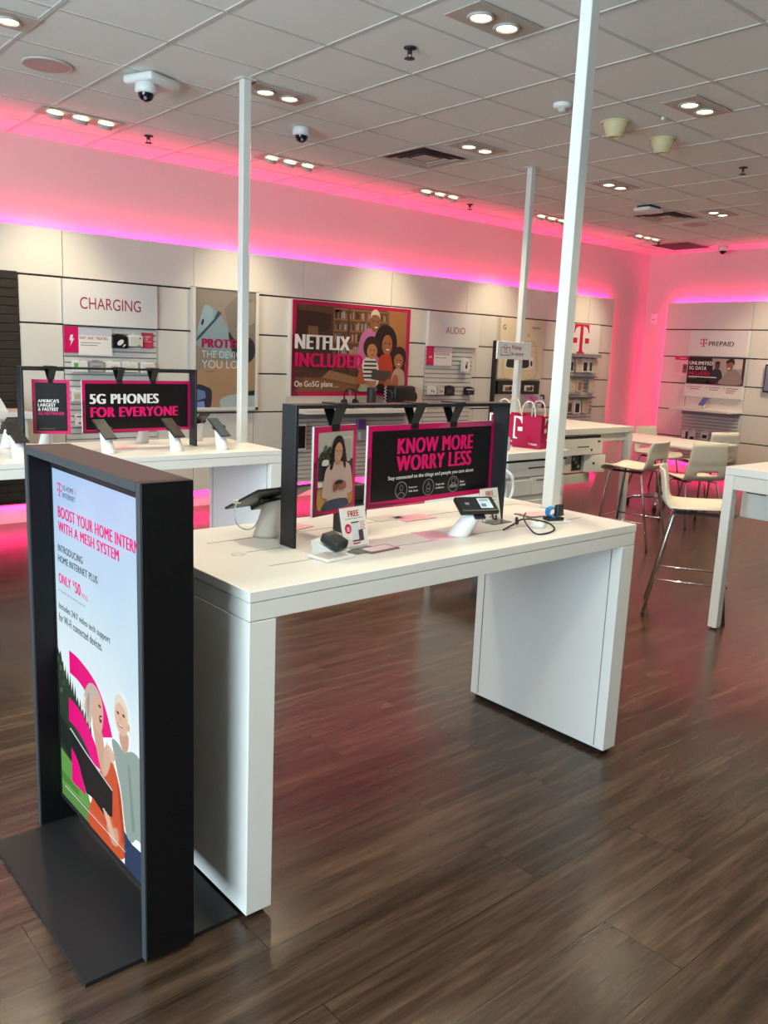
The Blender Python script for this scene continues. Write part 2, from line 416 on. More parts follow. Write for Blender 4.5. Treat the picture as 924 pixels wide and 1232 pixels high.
# charging bay
t = thing('charging_display', 'wall bay headed CHARGING with slatted accessory rack', 'display rack', (2.93, YP, 0))
b = MB(); b.box(-.40, .405, -.045, 0, 1.625, 1.985, WHITE, .003); hb = b.build('header_board', t)
b = MB(); b.text('CHARGING', -.272, .252, 1.757, 1.851, -.0458, MAGD, .0); b.build('lettering', hb)
b = MB(); slatwall(b, -.40, .405, .24, 1.615, 0); b.build('slat_rack', t)
b = MB(); b.box(-.405, -.288, -.034, -.024, 1.40, 1.612, MAG); b.poly([(-.352, 1.545), (-.330, 1.545), (-.338, 1.515), (-.322, 1.515), (-.356, 1.455), (-.347, 1.500), (-.364, 1.500)], -.0346, PRWHITE)
b.build('bolt_tag', t)
b = MB(); b.box(-.287, -.0, -.034, -.024, 1.385, 1.606, PRWHITE)
b.quad(-.287, 0, 1.545, 1.606, -.0343, pm('c9c4d2')); b.text('FAST. SAFE. TRUSTED.', -.278, -.035, 1.512, 1.535, -.0346, MAGD, .02)
for i in range(2): b.quad(-.272, -.10-.03*i, 1.482-.02*i, 1.488-.02*i, -.0346, PRGREY)
b.build('info_card', t)
def pack(x, z0, z1, w, body, front, label, group, Y=YP-.022, X=None, d=.035, pic=None, tab=True, name='accessory_pack'):
    """boxed or bagged accessory on a peg; hangs on the slat rack"""
    if X is None: t = thing(name, label, 'accessory pack', (x, Y, z0), 0, group)
    else: t = thing(name, label, 'accessory pack', (X, x, z0), -PI/2, group)
    h = z1-z0; hb_ = h*(.82 if tab else 1)
    b = MB(); b.box(-w/2, w/2, -d-.012, -.012, 0, hb_, body, .003)
    if tab: b.box(-w/2, w/2, -d*.6, -d*.6+.002, hb_-.002, h*.93, body); b.box(-w*.25, w*.25, -d*.6, -d*.6+.002, h*.93, h, body)
    b.build('box', t)
    b = MB(); y = -d-.0128
    b.quad(-w*.42, w*.42, hb_*.08, hb_*.92, y, front)
    if pic: pic(b, w, hb_, y-.0004)
    b.build('printed_front', t)
    if tab:
        b = MB(); b.tube([(0, .002, h*.96), (0, -d-.03, h*.96), (0, -d-.035, h*.975)], .003, CHROME, 6); b.build('peg', t)
    return t
def pic_pad(b, w, h, y): b.ell(0, h*.5, w*.25, h*.2, y, PRWHITE, 20, .6); b.ell(w*.25, h*.25, w*.13, h*.06, y, PRWHITE, 12, .8)
def pic_block(c):
    return lambda b, w, h, y: b.quad(-w*.3, w*.3, h*.25, h*.7, y, c)
def pic_buds(b, w, h, y): b.ell(-w*.12, h*.5, w*.08, h*.14, y, DARKT); b.ell(w*.14, h*.42, w*.08, h*.14, y, DARKT)
G = 'accessory packs on the charging rack'
pack(2.986, 1.449, 1.568, .13, PRBLACK, PRBLACK, 'black accessory box with a white pad picture under CHARGING sign', G, pic=pic_pad)
pack(3.126, 1.470, 1.575, .12, PLASTW, pm('d9d6c4'), 'cream square accessory pack beside black box under CHARGING sign', G, pic=lambda b, w, h, y: (b.ell(w*.3, h*.8, w*.06, h*.07, y, DARKT), b.quad(w*.1, w*.35, h*.05, h*.12, y, DARKT)))
o = MB(); o.box(3.192, 3.295, YP-.034, YP-.024, 1.457, 1.588, pm('c23a55'))
o.text('SCREEN', 3.2, 3.27, 1.548, 1.56, YP-.0345, PRWHITE, .02); o.text('+ CARE', 3.2, 3.25, 1.528, 1.54, YP-.0345, PRWHITE, .02); o.quad(3.2, 3.285, 1.513, 1.516, YP-.0345, PRWHITE)
tag(o.build('rack_card'), 'small rose card at the end of the top rack row', 'card')
for x, c, f, lb, pc in ((2.64, PLASTW, pm('e6e6da'), 'white cable pack with green corner on the charging rack', lambda b, w, h, y: b.quad(-w*.42, -w*.15, h*.45, h*.9, y, pm('4fae4a'))),
                    (2.777, GREYP, pm('b0aea9'), 'grey cable pack next to the green cornered pack', pic_block(PRGREY)),
                    (2.924, PLASTW, pm('ecebdc'), 'white plug pack in the middle of the second rack row', pic_block(pm('d6d2c2'))),
                    (3.072, PLASTW, pm('e8e6d6'), 'wide white pack with green foot on the charging rack', lambda b, w, h, y: (b.quad(-w*.42, w*.42, 0, h*.1, y, pm('3f9a45')), b.quad(-w*.3, w*.3, h*.4, h*.7, y, pm('d8d4c4')))),
                    (3.235, PLASTW, pm('dedbd0'), 'white pack with black hook picture at row end', lambda b, w, h, y: b.quad(-w*.1, w*.3, h*.05, h*.2, y, DARKT))):
    pack(x, 1.245, 1.345, .125 if x != 3.072 else .14, c, f, lb, G, pic=pc)
pack(2.607, 1.003, 1.110, .075, PLASTW, pm('d8d2be'), 'slim cream pack seen between the two hanging posters', G, pic=pic_block(pm('c3b89c')))
pack(2.622, .80, .905, .06, PLASTW, pm('e6e4dc'), 'small white pack with black cap low on charging rack', G, pic=lambda b, w, h, y: (b.quad(-w*.42, w*.42, h*.86, h*.98, y, DARKT), b.ell(0, h*.3, w*.2, h*.1, y, pm('c04060'))))

# device protection lightbox
t = thing('wall_lightbox', 'tall framed PROTECT THE DEVICE poster behind the slim pole', 'poster', (4.017, YP, .94))
b = MB(); W_, H_ = .65, 1.07
for x0, x1, z0, z1 in ((-.345, -.315, -.03, H_+.01), (.315, .345, -.03, H_+.01), (-.345, .345, -.03, 0), (-.345, .345, H_, H_+.012)): b.box(x0, x1, -.05, 0, z0, z1, WHITE2, .002, 1)
b.build('frame', t)
b = MB(); y = -.040
b.box(-.316, .316, y+.001, 0, 0, H_, pm('8d8378'))
E_ = .0006
b.poly([(-.31, 0), (.31, 0), (.31, .48), (.1, .40), (-.12, .43), (-.31, .33)], y-E_, pm('a58868'))
b.poly([(.05, .62), (.31, .55), (.31, 1.0), (.10, 1.02), (-.02, .9)], y-E_, pm('7d766b'))
b.poly([(.10, .7), (.16, .92), (.30, 1.0), (.31, .8), (.22, .74)], y-2*E_, pm('968c7c'))
b.poly(curve([(-.31, .62), (-.25, .86), (-.20, .93), (-.10, .87), (-.04, .81), (.03, .70), (.08, .60), (.08, .48), (-.02, .44), (-.16, .52), (-.31, .56)], 3), y-2*E_, pm('7f9aa2'))
b.poly([(-.31, .60), (-.29, .61), (-.10, .80), (-.05, .86), (-.09, .88), (-.13, .80), (-.30, .63)], y-3*E_, pm('3c4a52'))
b.poly(curve([(-.30, .66), (-.25, .86), (-.21, .92), (-.14, .88), (-.16, .78)], 3), y-3*E_, pm('8ea9b0'))
b.ell(-.245, .77, .012, .03, y-4*E_, pm('2c3238'), 12, -.3)
b.poly(curve([(.02, .70), (.10, .62), (.20, .66), (.29, .62), (.31, .50), (.24, .42), (.12, .44), (.06, .52)], 3), y-3*E_, pm('2e2f33'))
b.poly(curve([(-.31, .0), (-.31, .20), (-.20, .19), (-.15, .15), (-.155, .03), (-.18, 0)], 4), y-2*E_, pm('2d3346'))
b.poly([(-.305, .06), (-.305, .17), (-.22, .15), (-.21, .09)], y-3*E_, pm('6c7fae')); b.poly([(-.305, 0), (-.305, .05), (-.23, .06), (-.22, 0)], y-3*E_, pm('7d8fd0'))
b.poly(curve([(-.06, .02), (-.06, .07), (.02, .11), (.18, .13), (.31, .15), (.31, 0), (-.02, 0)], 3), y-2*E_, pm('a9bcbd'))
b.poly([(.24, .11), (.31, .11), (.31, .16), (.24, .15)], y-3*E_, pm('23282c'))
b.build('printed_picture', t)
b = MB(); b.text('PROTECT', -.255, .245, .545, .625, y-6*E_, MAGD, .055); b.text('THE DEVICES', -.255, .235, .455, .518, y-6*E_, pm('c8d2d2'), 0); b.text('YOU LOVE', -.255, .235, .360, .432, y-6*E_, pm('c8d2d2'), 0)
b.quad(-.21, -.12, .327, .334, y-6*E_, pm('6a625a')); b.build('lettering', t)

# family streaming poster
t = thing('wall_poster', 'wide magenta framed family streaming poster on the panelled wall', 'poster', (5.52, YP, 1.045))
W_, H_ = 1.55, .935; x0, z0 = -.775, 0
b = MB()
b.box(-.80, .78, -.045, 0, -.01, H_+.006, WHITE2, .002, 1); b.build('backing_board', t)
b = MB(); y = -.047
def U(u, v): return (x0+u*W_, v*H_)
b.box(x0, x0+W_, y, -.044, 0, H_, pm('b00b4b'))
def P(pts, k, c): b.poly([U(*p) for p in pts], y-k*E_, pm(c))
def Q(u0, u1, v0, v1, k, c): P([(u0, v0), (u1, v0), (u1, v1), (u0, v1)], k, c)
P([(0, 0), (.05, 0), (.05, .5), (.03, .7), (0, .6)], 1, '6b0c33')
Q(.03, .965, .045, .96, 2, '4a3122'); P([(.03, .6), (.3, .72), (.3, .96), (.03, .96)], 3, '38241a'); P([(.03, .96), (.45, .96), (.30, .88), (.05, .9)], 4, '5a4129')
Q(.12, .20, .62, .74, 4, '7a5a38'); Q(.03, .965, .045, .20, 3, '6b4a30'); P([(.24, .20), (.55, .12), (.55, .20), (.3, .28)], 4, '8a6a48'); P([(.03, .045), (.4, .045), (.55, .1), (.1, .2)], 4, '7b5536')
P([(.78, .96), (.965, .96), (.965, .35), (.82, .5)], 4, '9a6a3c'); Q(.32, .80, .28, .94, 4, '5c3d25')
for v in (.44, .58, .70, .82, .93): Q(.32, .78, v, v+.018, 5, '86603a')
for u in (.32, .44, .445, .60, .78): Q(u, u+.012, .28, .95, 6, '7a5634')
random.seed(3)
for v in (.46, .60, .72, .84):
    u = .335
    while u < .77:
        wv = random.uniform(.008, .016); Q(u, u+wv, v, v+random.uniform(.05, .085), 5.5, random.choice(['8f7c66', '6f4a3a', '59626a', 'a08a6c', '3a2a24', '7c3b30', '9c958a'])); u += wv+.003
def C(pts, k, c, n=4): b.poly([U(*p) for p in curve(pts, n)], y-k*E_, pm(c))
def EL(u, v, ru, rv, k, c, a=0): b.ell(x0+u*W_, v*H_, ru*W_, rv*H_, y-k*E_, pm(c), 22, a)
# grandmother
C([(.535, .30), (.545, .62), (.60, .74), (.68, .75), (.76, .70), (.74, .40), (.62, .30)], 8, 'b86a9a'); EL(.675, .815, .043, .10, 9, '8a5a3c'); C([(.632, .86), (.64, .93), (.675, .965), (.71, .93), (.718, .86), (.70, .90), (.65, .90)], 10, 'cbb9a6'); EL(.685, .768, .014, .008, 10, 'efe4da'); EL(.66, .835, .007, .008, 10, '2a1a14'); EL(.70, .83, .007, .008, 10, '2a1a14')
# mother
EL(.775, .60, .105, .205, 11, '1d1411'); EL(.79, .58, .047, .115, 12, '9a6040'); C([(.71, .18), (.72, .42), (.78, .475), (.83, .45), (.85, .25), (.80, .15)], 11.5, 'b23a22'); EL(.795, .528, .015, .008, 13, 'f0e4da'); EL(.77, .60, .008, .009, 13, '20130f'); EL(.81, .595, .008, .009, 13, '20130f')
# small child in stripes
C([(.555, .13), (.57, .36), (.62, .44), (.69, .41), (.72, .30), (.71, .12)], 14, 'd8d2c8')
for i in range(6): Q(.575+.003*i, .70, .15+.045*i, .15+.045*i+.02, 15, '2c2a2e')
EL(.65, .545, .072, .125, 15, '2b1c15'); EL(.655, .50, .045, .085, 16, 'b07850'); EL(.64, .515, .007, .007, 17, '20130f'); EL(.672, .512, .007, .007, 17, '20130f'); EL(.658, .46, .014, .008, 17, '8c3b34')
C([(.53, .15), (.55, .30), (.57, .34), (.585, .22), (.60, .14)], 16, 'a5532c'); C([(.545, .06), (.58, .14), (.68, .17), (.70, .10), (.62, .05)], 16, '8ea088')
# older child
EL(.905, .45, .066, .12, 14, '2a1b15'); EL(.90, .40, .043, .085, 15, 'a06a46'); C([(.84, .10), (.855, .28), (.90, .32), (.955, .27), (.955, .10)], 14.5, 'b59a86'); C([(.84, .12), (.86, .24), (.90, .22), (.90, .10)], 15.5, 'a8623c'); EL(.902, .366, .012, .006, 16, 'efe2d6'); EL(.886, .415, .007, .007, 16, '20130f'); EL(.918, .412, .007, .007, 16, '20130f')
P([(.655, .19), (.82, .155), (.83, .285), (.66, .30)], 18, '4a3e3c'); C([(.77, .14), (.81, .20), (.835, .17), (.83, .10), (.79, .08)], 19, '9a6040'); C([(.60, .14), (.64, .17), (.70, .15), (.66, .10)], 19, 'b07850'); Q(.70, .965, .045, .13, 13, '20242c')
b.build('printed_picture', t)
b = MB(); yl = y-20*E_
b.text('NETFLIX', -.751+.0, -.060, .466, .606, yl, PRWHITE, .055); b.text('INCLUDED', -.747, .115, .289, .429, yl, MAG, .06); b.text('On Go5G plans', -.747, -.27, .075, .150, yl, PRWHITE, .012)
b.quad(-.74, -.55, .245, .252, yl, pm('5a4a40')); b.text('...', -.25, -.2, .088, .098, yl, PRWHITE, 0)
b.build('lettering', t)

# shelf below it with a slat rack underneath
t = thing('wall_shelf', 'long white shelf under the family poster', 'shelf', (5.52, YP, .93))
b = MB(); b.box(-.80, .80, -.36, 0, -.045, 0, WHITE, .004); b.build('shelf_board', t)
b = MB(); b.box(-.78, .78, -.10, 0, -.10, -.045, GREYP); b.build('under_rail', t)
b = MB(); slatwall(b, -.78, .78, -.73, -.11, 0, .045); b.build('slat_rack', t)
pack(4.845, .50, .77, .14, PLASTW, PRBLACK, 'white pack with tall black front seen just inside the black stand', 'packs under the long shelf', d=.05, tab=False)
pack(5.64, .70, .80, .10, pm('8c6a9c'), pm('7a3f9a'), 'purple pack between the two hanging posters on the long table', 'packs under the long shelf', d=.05, tab=False)
pack(5.68, .58, .66, .12, PLASTW, pm('cdb8b0'), 'pale pack under the purple pack', 'packs under the long shelf', d=.05, tab=False)
# headphones
t = thing('headphones', 'black over ear headphones standing on the shelf below family poster', 'headphones', (5.36, 6.80, .93))
pts = [(.075*math.cos(a)*1.0, 0, .115+.085*math.sin(a)) for a in [PI*(.0+i/14) for i in range(15)]]
b = MB(); b.tube([(.075, 0, .05)]+pts+[(-.075, 0, .05)], .008, PLASTB); b.build('headband', t)
for s in (-1, 1):
    b = MB(); b.cone((s*.06, 0, .055), (s*.092, 0, .055), .044, .036, PLASTB, 18); b.build('ear_cup', t)
b = MB(); b.cone((0, 0, .0), (0, 0, .01), .05, .05, CLEAR, 20); b.box(-.008, .008, -.006, .006, .01, .195, CLEAR); b.build('clear_stand', t)
t = thing('cylinder_speaker', 'upright grey cylinder speaker between headphones and the big black speaker', 'speaker', (5.645, 6.80, .93))
b = MB(); b.lathe((0, 0, 0), [(.0, 0), (.045, 0), (.05, .012), (.05, .20), (.044, .215), (0, .217)], pm('2b2e33')); b.build('body', t)
b = MB(); b.tube([(.0, -.052, .18), (.01, -.062, .19), (.02, -.052, .2)], .004, GREYP); b.build('loop', t)
t = thing('boombox_speaker', 'big black rounded boombox speaker on the shelf', 'speaker', (6.05, 6.80, .93))
b = MB(); b.box(-.155, .155, -.09, .09, 0, .235, PLASTB, .036, 5); b.build('body', t)
for s in (-1, 1):
    b = MB(); b.cone((s*.15, 0, .115), (s*.185, 0, .115), .085, .07, PLASTB, 22); b.build('end_cap', t)
b = MB(); b.quad(-.015, .012, .065, .085, -.0915, pm('c03a3a')); b.build('badge', t)
b = MB(); b.tube([(5.80+.012*math.cos(i*.9), 6.76+.012*math.sin(i*.9), .935+i*.0045) for i in range(50)], .0035, PLASTW, 6)
tag(b.build('coiled_cable'), 'white coiled tether beside the big black speaker', 'cable')

# audio bay
t = thing('audio_display', 'wall bay headed AUDIO with slatted rack', 'display rack', (6.99, YP, 0))
b = MB(); b.box(-.41, .415, -.045, 0, 1.60, 1.985, WHITE, .003); hb = b.build('header_board', t)
b = MB(); b.text('AUDIO', -.142, .172, 1.749, 1.825, -.0458, MAGD, 0); b.build('lettering', hb)
b = MB(); slatwall(b, -.41, .345, .50, 1.592, 0); b.build('slat_rack', t)
b = MB(); b.box(-.412, -.30, -.034, -.024, 1.393, 1.599, MAG); b.text('audio', -.375, -.33, 1.47, 1.5, -.0346, PRWHITE, .02); b.build('magenta_tag', t)
b = MB(); b.box(-.298, -.011, -.034, -.024, 1.385, 1.594, PRWHITE); b.quad(-.298, -.011, 1.53, 1.594, -.0343, pm('cdbcc2')); b.text('YOUR SOUND', -.28, -.05, 1.505, 1.525, -.0346, MAGD, .02); b.quad(-.28, -.1, 1.47, 1.477, -.0346, PRGREY); b.build('info_card', t)
G = 'packs on the audio rack'
pack(7.19, 1.322, 1.49, .125, PLASTW, PRWHITE, 'white pack with black earbud picture high on the audio rack', G, pic=lambda b, w, h, y: (b.ell(0, h*.45, w*.14, h*.2, y, DARKT), b.ell(w*.08, h*.75, w*.08, h*.12, y, DARKT)))
pack(6.668, 1.055, 1.165, .12, PLASTW, PRWHITE, 'white earbud pack at the start of the lower audio row', G, pic=pic_buds)
pack(6.80, 1.055, 1.165, .11, pm('c8c0b4'), pm('d4ccbe'), 'beige earbud pack next to the white one on the audio rack', G, pic=pic_buds)
pack(6.945, 1.055, 1.165, .145, PRBLACK, pm('201d1e'), 'black earbud pack in the middle of the lower audio row', G, pic=pic_block(pm('3c3336')))
pack(7.275, 1.055, 1.15, .155, PRBLACK, pm('1b1b1d'), 'wide black pack with white top at the audio row end', G, pic=lambda b, w, h, y: (b.quad(-w*.4, w*.4, h*.75, h*.9, y, PRWHITE), b.ell(-w*.1, h*.4, w*.1, h*.14, y, pm('6a6a6a'))))
b = MB(); b.box(7.70, 7.735, YP-.05, YP, .30, 1.705, PLASTB, .003); tag(b.build('divider_post'), 'thin tall black divider post on the wall past the audio bay', 'post')

# phone feature bay
t = thing('feature_display', 'cream wall panel with giant phone picture behind the pickup sign', 'display board', (8.165, YP, 0))
b = MB(); b.box(-.39, .44, -.04, 0, 1.25, 1.985, pm('e0d4b4'), .003); b.build('board', t)
b = MB(); y = -.0406
b.poly(curve([(-.28, 1.27), (-.28, 1.62), (-.25, 1.67), (.27, 1.67), (.31, 1.62), (.31, 1.27)], 5), y, pm('cdbb93')); b.poly(curve([(-.27, 1.275), (-.27, 1.61), (-.24, 1.655), (.26, 1.655), (.295, 1.61), (.295, 1.275)], 5), y-E_, pm('e2d3ae'))
b.poly(curve([(-.28, 1.42), (-.26, 1.505), (-.2, 1.53), (.2, 1.53), (.26, 1.50), (.28, 1.43), (.24, 1.375), (-.22, 1.375)], 4), y-2*E_, pm('efe9dc')); b.poly(curve([(-.25, 1.42), (-.23, 1.495), (-.18, 1.515), (.12, 1.515), (.18, 1.46), (.14, 1.39), (-.2, 1.39)], 4), y-3*E_, PRBLACK); b.ell(.225, 1.445, .02, .035, y-3*E_, PRBLACK)
b.build('printed_picture', t)
b = MB(); b.text('G', -.345, -.295, 1.84, 1.90, y-E_, DARKT, .02); b.text('Pixel Pro', .20, .36, 1.875, 1.9, y-E_, DARKT, .02); b.text('AI', .10, .16, 1.77, 1.82, y-E_, pm('c48a6a'), 0); b.text('yours', .06, .26, 1.67, 1.72, y-E_, pm('b08a6a'), 0)
b.build('lettering', t)
t = thing('feature_sign', 'wide black sign with two small photos above the tilted phones', 'sign', (8.165, YP, 0))
b = MB(); b.box(-.395, .395, -.06, 0, 1.065, 1.228, PRBLACK, .003); b.build('board', t)
b = MB(); y = -.0606
for x, c1, c2 in ((-.21, 'd8cfc0', '8a5a3c'), (.19, 'e2dccb', '6b5a4c')):
    b.quad(x-.09, x+.09, 1.10, 1.175, y, pm(c1)); b.quad(x-.05, x+.03, 1.105, 1.15, y-E_, pm(c2)); b.ell(x+.05, 1.135, .025, .03, y-E_, DARKT)
b.quad(-.06, .0, 1.19, 1.205, y, PRGREY); b.build('printed_photos', t)
b = MB(); b.box(7.77, 8.62, YP-.28, YP, .855, .89, WHITE, .003); tag(b.build('phone_shelf'), 'short white shelf holding tilted phones behind the magenta bags', 'shelf')
def tilted_phone(x, c, lb, y=YP-.12, z=.89):
    t = thing('demo_phone', lb, 'phone', (x, y, z), 0, 'tilted phones on the short wall shelf')
    b = MB(); b.cone((0, .03, 0), (0, 0, .10), .03, .022, PLASTW, 14); b.build('stand', t)
    b = MB(); b.prism([(-.07, .075), (.05, .155), (.055, .147), (-.065, .067)], 'X', -.037, .037, pm(c)); b.build('phone_body', t)
for x, c, lb in ((8.03, 'b03a6a', 'rose tilted phone on wall shelf, half behind the sign pole'), (8.30, '9a5aa8', 'purple tilted phone on the short wall shelf'), (8.41, 'b04a86', 'plum tilted phone on the short wall shelf'), (8.53, '8f9ec8', 'pale blue tilted phone at the shelf end')):
    tilted_phone(x, c, lb)
b = MB(); b.tube([(8.60, YP-.03, 1.02), (8.62, YP-.06, 1.05), (8.66, YP-.06, 1.05), (8.68, YP-.05, .98), (8.68, YP-.04, .89)], .012, PLASTB, 8); tag(b.build('arched_tether'), 'thick black arched tether at the end of the phone shelf', 'cable')

# T rack bay
t = thing('phone_case_rack', 'wall bay with big magenta letter T above boxed phone cases', 'display rack', (9.465, YP, 0))
b = MB(); b.box(-.31, .315, -.05, 0, 1.60, 1.99, WHITE, .003); hb = b.build('header_board', t)
b = MB(); T_LOGO(b, -.097, 1.602, .383, -.051, pm('c4083f')); b.build('letter_sign', hb)
b = MB(); slatwall(b, -.31, .315, .45, 1.595, 0); b.build('slat_rack', t)
b = MB(); b.box(-.30, .30, -.12, -.02, 1.555, 1.597, GREYP, .002, 1); b.build('top_rail', t)
G = 'boxed phone cases on the letter T rack'
def case(x, z0, z1, w, c, lb, inner):
    pack(x, z0, z1, w, c, c, lb, G, d=.03, pic=(lambda b, w_, h, y: b.quad(-w_*.3, w_*.3, h*.12, h*.85, y, pm(inner))) if inner else (lambda b, w_, h, y: b.ell(0, h*.5, w_*.07, h*.05, y, pm('b07a4a'))), name='phone_case')
CB = pm('d9ccb2')
for x, z0, z1, w_, c, lb, inner in (
    (9.205, 1.355, 1.545, .085, PRWHITE, 'white framed black case in the top row beside the pole', '17181a'),
    (9.357, 1.345, 1.545, .12, CB, 'cream case box second in the top row', None),
    (9.49, 1.355, 1.545, .13, PRWHITE, 'white framed black case in the middle of top row', '131316'),
    (9.612, 1.355, 1.545, .095, PRWHITE, 'white framed dark green case in the top row', '1f4a30'),
    (9.72, 1.340, 1.550, .11, CB, 'cream case box at the far end of top row', None),
    (9.245, 1.080, 1.280, .14, CB, 'cream case box starting the middle row', None),
    (9.405, 1.095, 1.280, .14, CB, 'case box with rosy phone picture in the middle row', '9a6a6c'),
    (9.68, 1.080, 1.285, .12, CB, 'cream case box ending the middle row', None),
    (9.225, .81, 1.005, .14, CB, 'case box with dark slanted picture in the bottom row', '4a4038'),
    (9.39, .80, 1.000, .15, PRWHITE, 'white framed black case in the bottom row', '131316'),
    (9.585, .805, 1.000, .13, CB, 'cream case box ending the bottom row', 'c6b692')):
    case(x, z0, z1, w_, c, lb, inner)
for x, z, n in ((9.47, 1.29, 'upper'), (9.47, 1.015, 'lower')): 
    b = MB(); b.box(x-.26, x+.26, YP-.10, YP-.024, z+.0, z+.012, pm('5a5550')); tag(b.build('hook_rail'), 'thin dark hook rail above the %s cases of the letter T rack' % ('middle row' if n == 'upper' else 'bottom row'), 'rail')

# ================================================================= WALL FIXTURES (right)
RZ = -PI/2
t = thing('prepaid_display', 'wall bay headed PREPAID with unlimited data poster', 'display rack', (XP, 5.86, 0), RZ)
b = MB(); b.box(-.42, .42, -.045, 0, 1.64, 1.985, WHITE, .003); hb = b.build('header_board', t)
b = MB(); T_LOGO(b, -.205, 1.765, .105, -.0458, pm('b8103a'), 1.05); b.text('PREPAID', -.128, .228, 1.778, 1.838, -.0458, DARKT, .02); b.build('lettering', hb)
b = MB(); b.box(-.42, .415, -.045, 0, 1.085, 1.26, WHITE, .003); fb = b.build('foot_board', t)
b = MB()
for x in (-.37, -.09, .16):
    b.ring(x-.0, 1.215, .014, .014, .004, -.0458, pm('a01a3a'), 12)
    for i in range(3 if x > .1 else 2): b.quad(x+.03, x+.20-.03*i, 1.215-.028*i, 1.224-.028*i, -.0458, pm('a01a3a'))
b.build('fine_print', fb)
b = MB(); y = -.052; b.box(-.40, .395, y, 0, 1.262, 1.625, pm('3a0c18'))
def BQ(x0, x1, z0, z1, k, c): b.quad(x0, x1, z0, z1, y-k*E_, pm(c))
BQ(-.10, .385, 1.275, 1.612, 1, 'a59a90'); b.poly([(-.39, 1.27), (.0, 1.27), (-.05, 1.612), (-.39, 1.612)], y-2*E_, pm('180d10')); BQ(.22, .385, 1.48, 1.612, 2, 'c9c4be'); BQ(-.1, .39, 1.262, 1.30, 2, '7a1830')
def BE(x, z, rx, rz, k, c): b.ell(x, z, rx, rz, y-k*E_, pm(c))
b.poly(curve([(-.06, 1.29), (-.03, 1.44), (.03, 1.48), (.10, 1.44), (.12, 1.33), (.08, 1.29)], 4), y-3*E_, pm('23262e')); BE(.035, 1.52, .036, .05, 4, '5a3e30'); BE(.035, 1.555, .036, .02, 5, '1a1412')
b.poly(curve([(.08, 1.28), (.12, 1.36), (.20, 1.46), (.30, 1.47), (.37, 1.40), (.385, 1.28)], 4), y-5*E_, pm('8d7f7c')); BE(.21, 1.52, .05, .07, 6, '8a5f48'); b.poly(curve([(.155, 1.55), (.18, 1.60), (.25, 1.615), (.275, 1.57), (.265, 1.53), (.24, 1.57)], 4), y-7*E_, pm('1d1512')); BE(.20, 1.485, .022, .01, 7, 'f0e6de'); BE(.19, 1.53, .006, .006, 7, '1d1512'); BE(.225, 1.535, .006, .006, 7, '1d1512')
pb = b.build('printed_poster', t)
b = MB(); yl = y-9*E_; b.text('UNLIMITED', -.377, -.033, 1.519, 1.567, yl, PRWHITE, .03); b.text('5G DATA', -.375, -.115, 1.450, 1.500, yl, PRWHITE, .03); b.text('INCLUDED', -.373, -.058, 1.383, 1.430, yl, MAG, .03); b.quad(-.375, .04, 1.352, 1.364, yl, PRWHITE); b.quad(-.375, -.25, 1.335, 1.341, yl, PRGREY)
b.build('lettering', pb)
t = thing('flyer_holder', 'small flyer with magenta top beside the prepaid poster', 'flyer', (XP, 6.375, 1.36), RZ)
b = MB(); b.box(-.11, .10, -.02, 0, 0, .268, pm('e8c6c8')); b.build('sheet', t)
b = MB(); b.quad(-.11, .10, .215, .268, -.0206, MAG); b.text('T-Mobile', -.04, .06, .234, .25, -.0212, PRWHITE, .02); b.quad(.02, .09, .04, .16, -.0206, pm('8a6a68')); b.ell(.055, .12, .02, .03, -.0212, pm('5a3a34'))
for i in range(4): b.quad(-.09, -.01, .06+.035*i, .066+.035*i, -.0206, pm('c09098'))
b.build('print', t)
t = thing('wall_shelf', 'white shelf below the prepaid poster', 'shelf', (XP, 5.86, .90), RZ)
b = MB(); b.box(-.42, .44, -.40, 0, 0, .035, WHITE, .004); b.build('shelf_board', t)
b = MB(); b.box(-.38, .40, -.12, 0, -.06, 0, GREYP); b.build('under_rail', t)
b = MB(); slatwall(b, -.405, .395, -.72, -.06, 0, .045); b.build('slat_rack', t)
G = 'packs under the prepaid shelf'
for x, wd, lb, pc in ((6.185, .10, 'white pack with black stripe under the prepaid shelf', lambda b, w, h, y: b.quad(w*.1, w*.45, 0, h*.9, y, DARKT)), (6.075, .10, 'white pack with dark foot under the prepaid shelf', lambda b, w, h, y: b.quad(-w*.3, w*.3, 0, h*.3, y, DARKT)), (5.89, .115, 'white pack with a black square picture under prepaid shelf', pic_block(PRBLACK))):
    pack(x, .50, .63, wd, PLASTW, PRWHITE, lb, G, X=XP-.022, pic=pc)
t = thing('demo_phone', 'single blue tilted phone on the shelf below the prepaid poster', 'phone', (XP-.18, 5.90, .935), RZ)
b = MB(); b.cone((0, .03, 0), (0, 0, .07), .03, .022, PLASTW, 14); b.build('stand', t)
b = MB(); b.prism([(-.06, .05), (.055, .15), (.06, .142), (-.055, .042)], 'X', -.04, .04, pm('4a5f9a')); b.build('phone_body', t)
t = thing('wall_screen', 'dark wall screen cut off by the picture edge', 'screen', (XP, 4.72, 1.2), RZ)
b = MB(); b.box(-.455, .6, -.04, 0, 0, .36, PLASTB, .003); b.build('body', t)
b = MB(); b.quad(-.44, .58, .02, .34, -.0408, pm('6f7a8c')); b.build('screen', t)
t = thing('thermostat', 'small white rounded wall control in the pink corner', 'thermostat', (XR, 6.935, 2.07), RZ)
b = MB(); b.box(-.05, .05, -.03, 0, 0, .15, PLASTW, .012, 3); b.build('case', t)
b = MB(); b.quad(-.025, .025, .06, .07, -.0306, GREYP); b.build('slot', t)

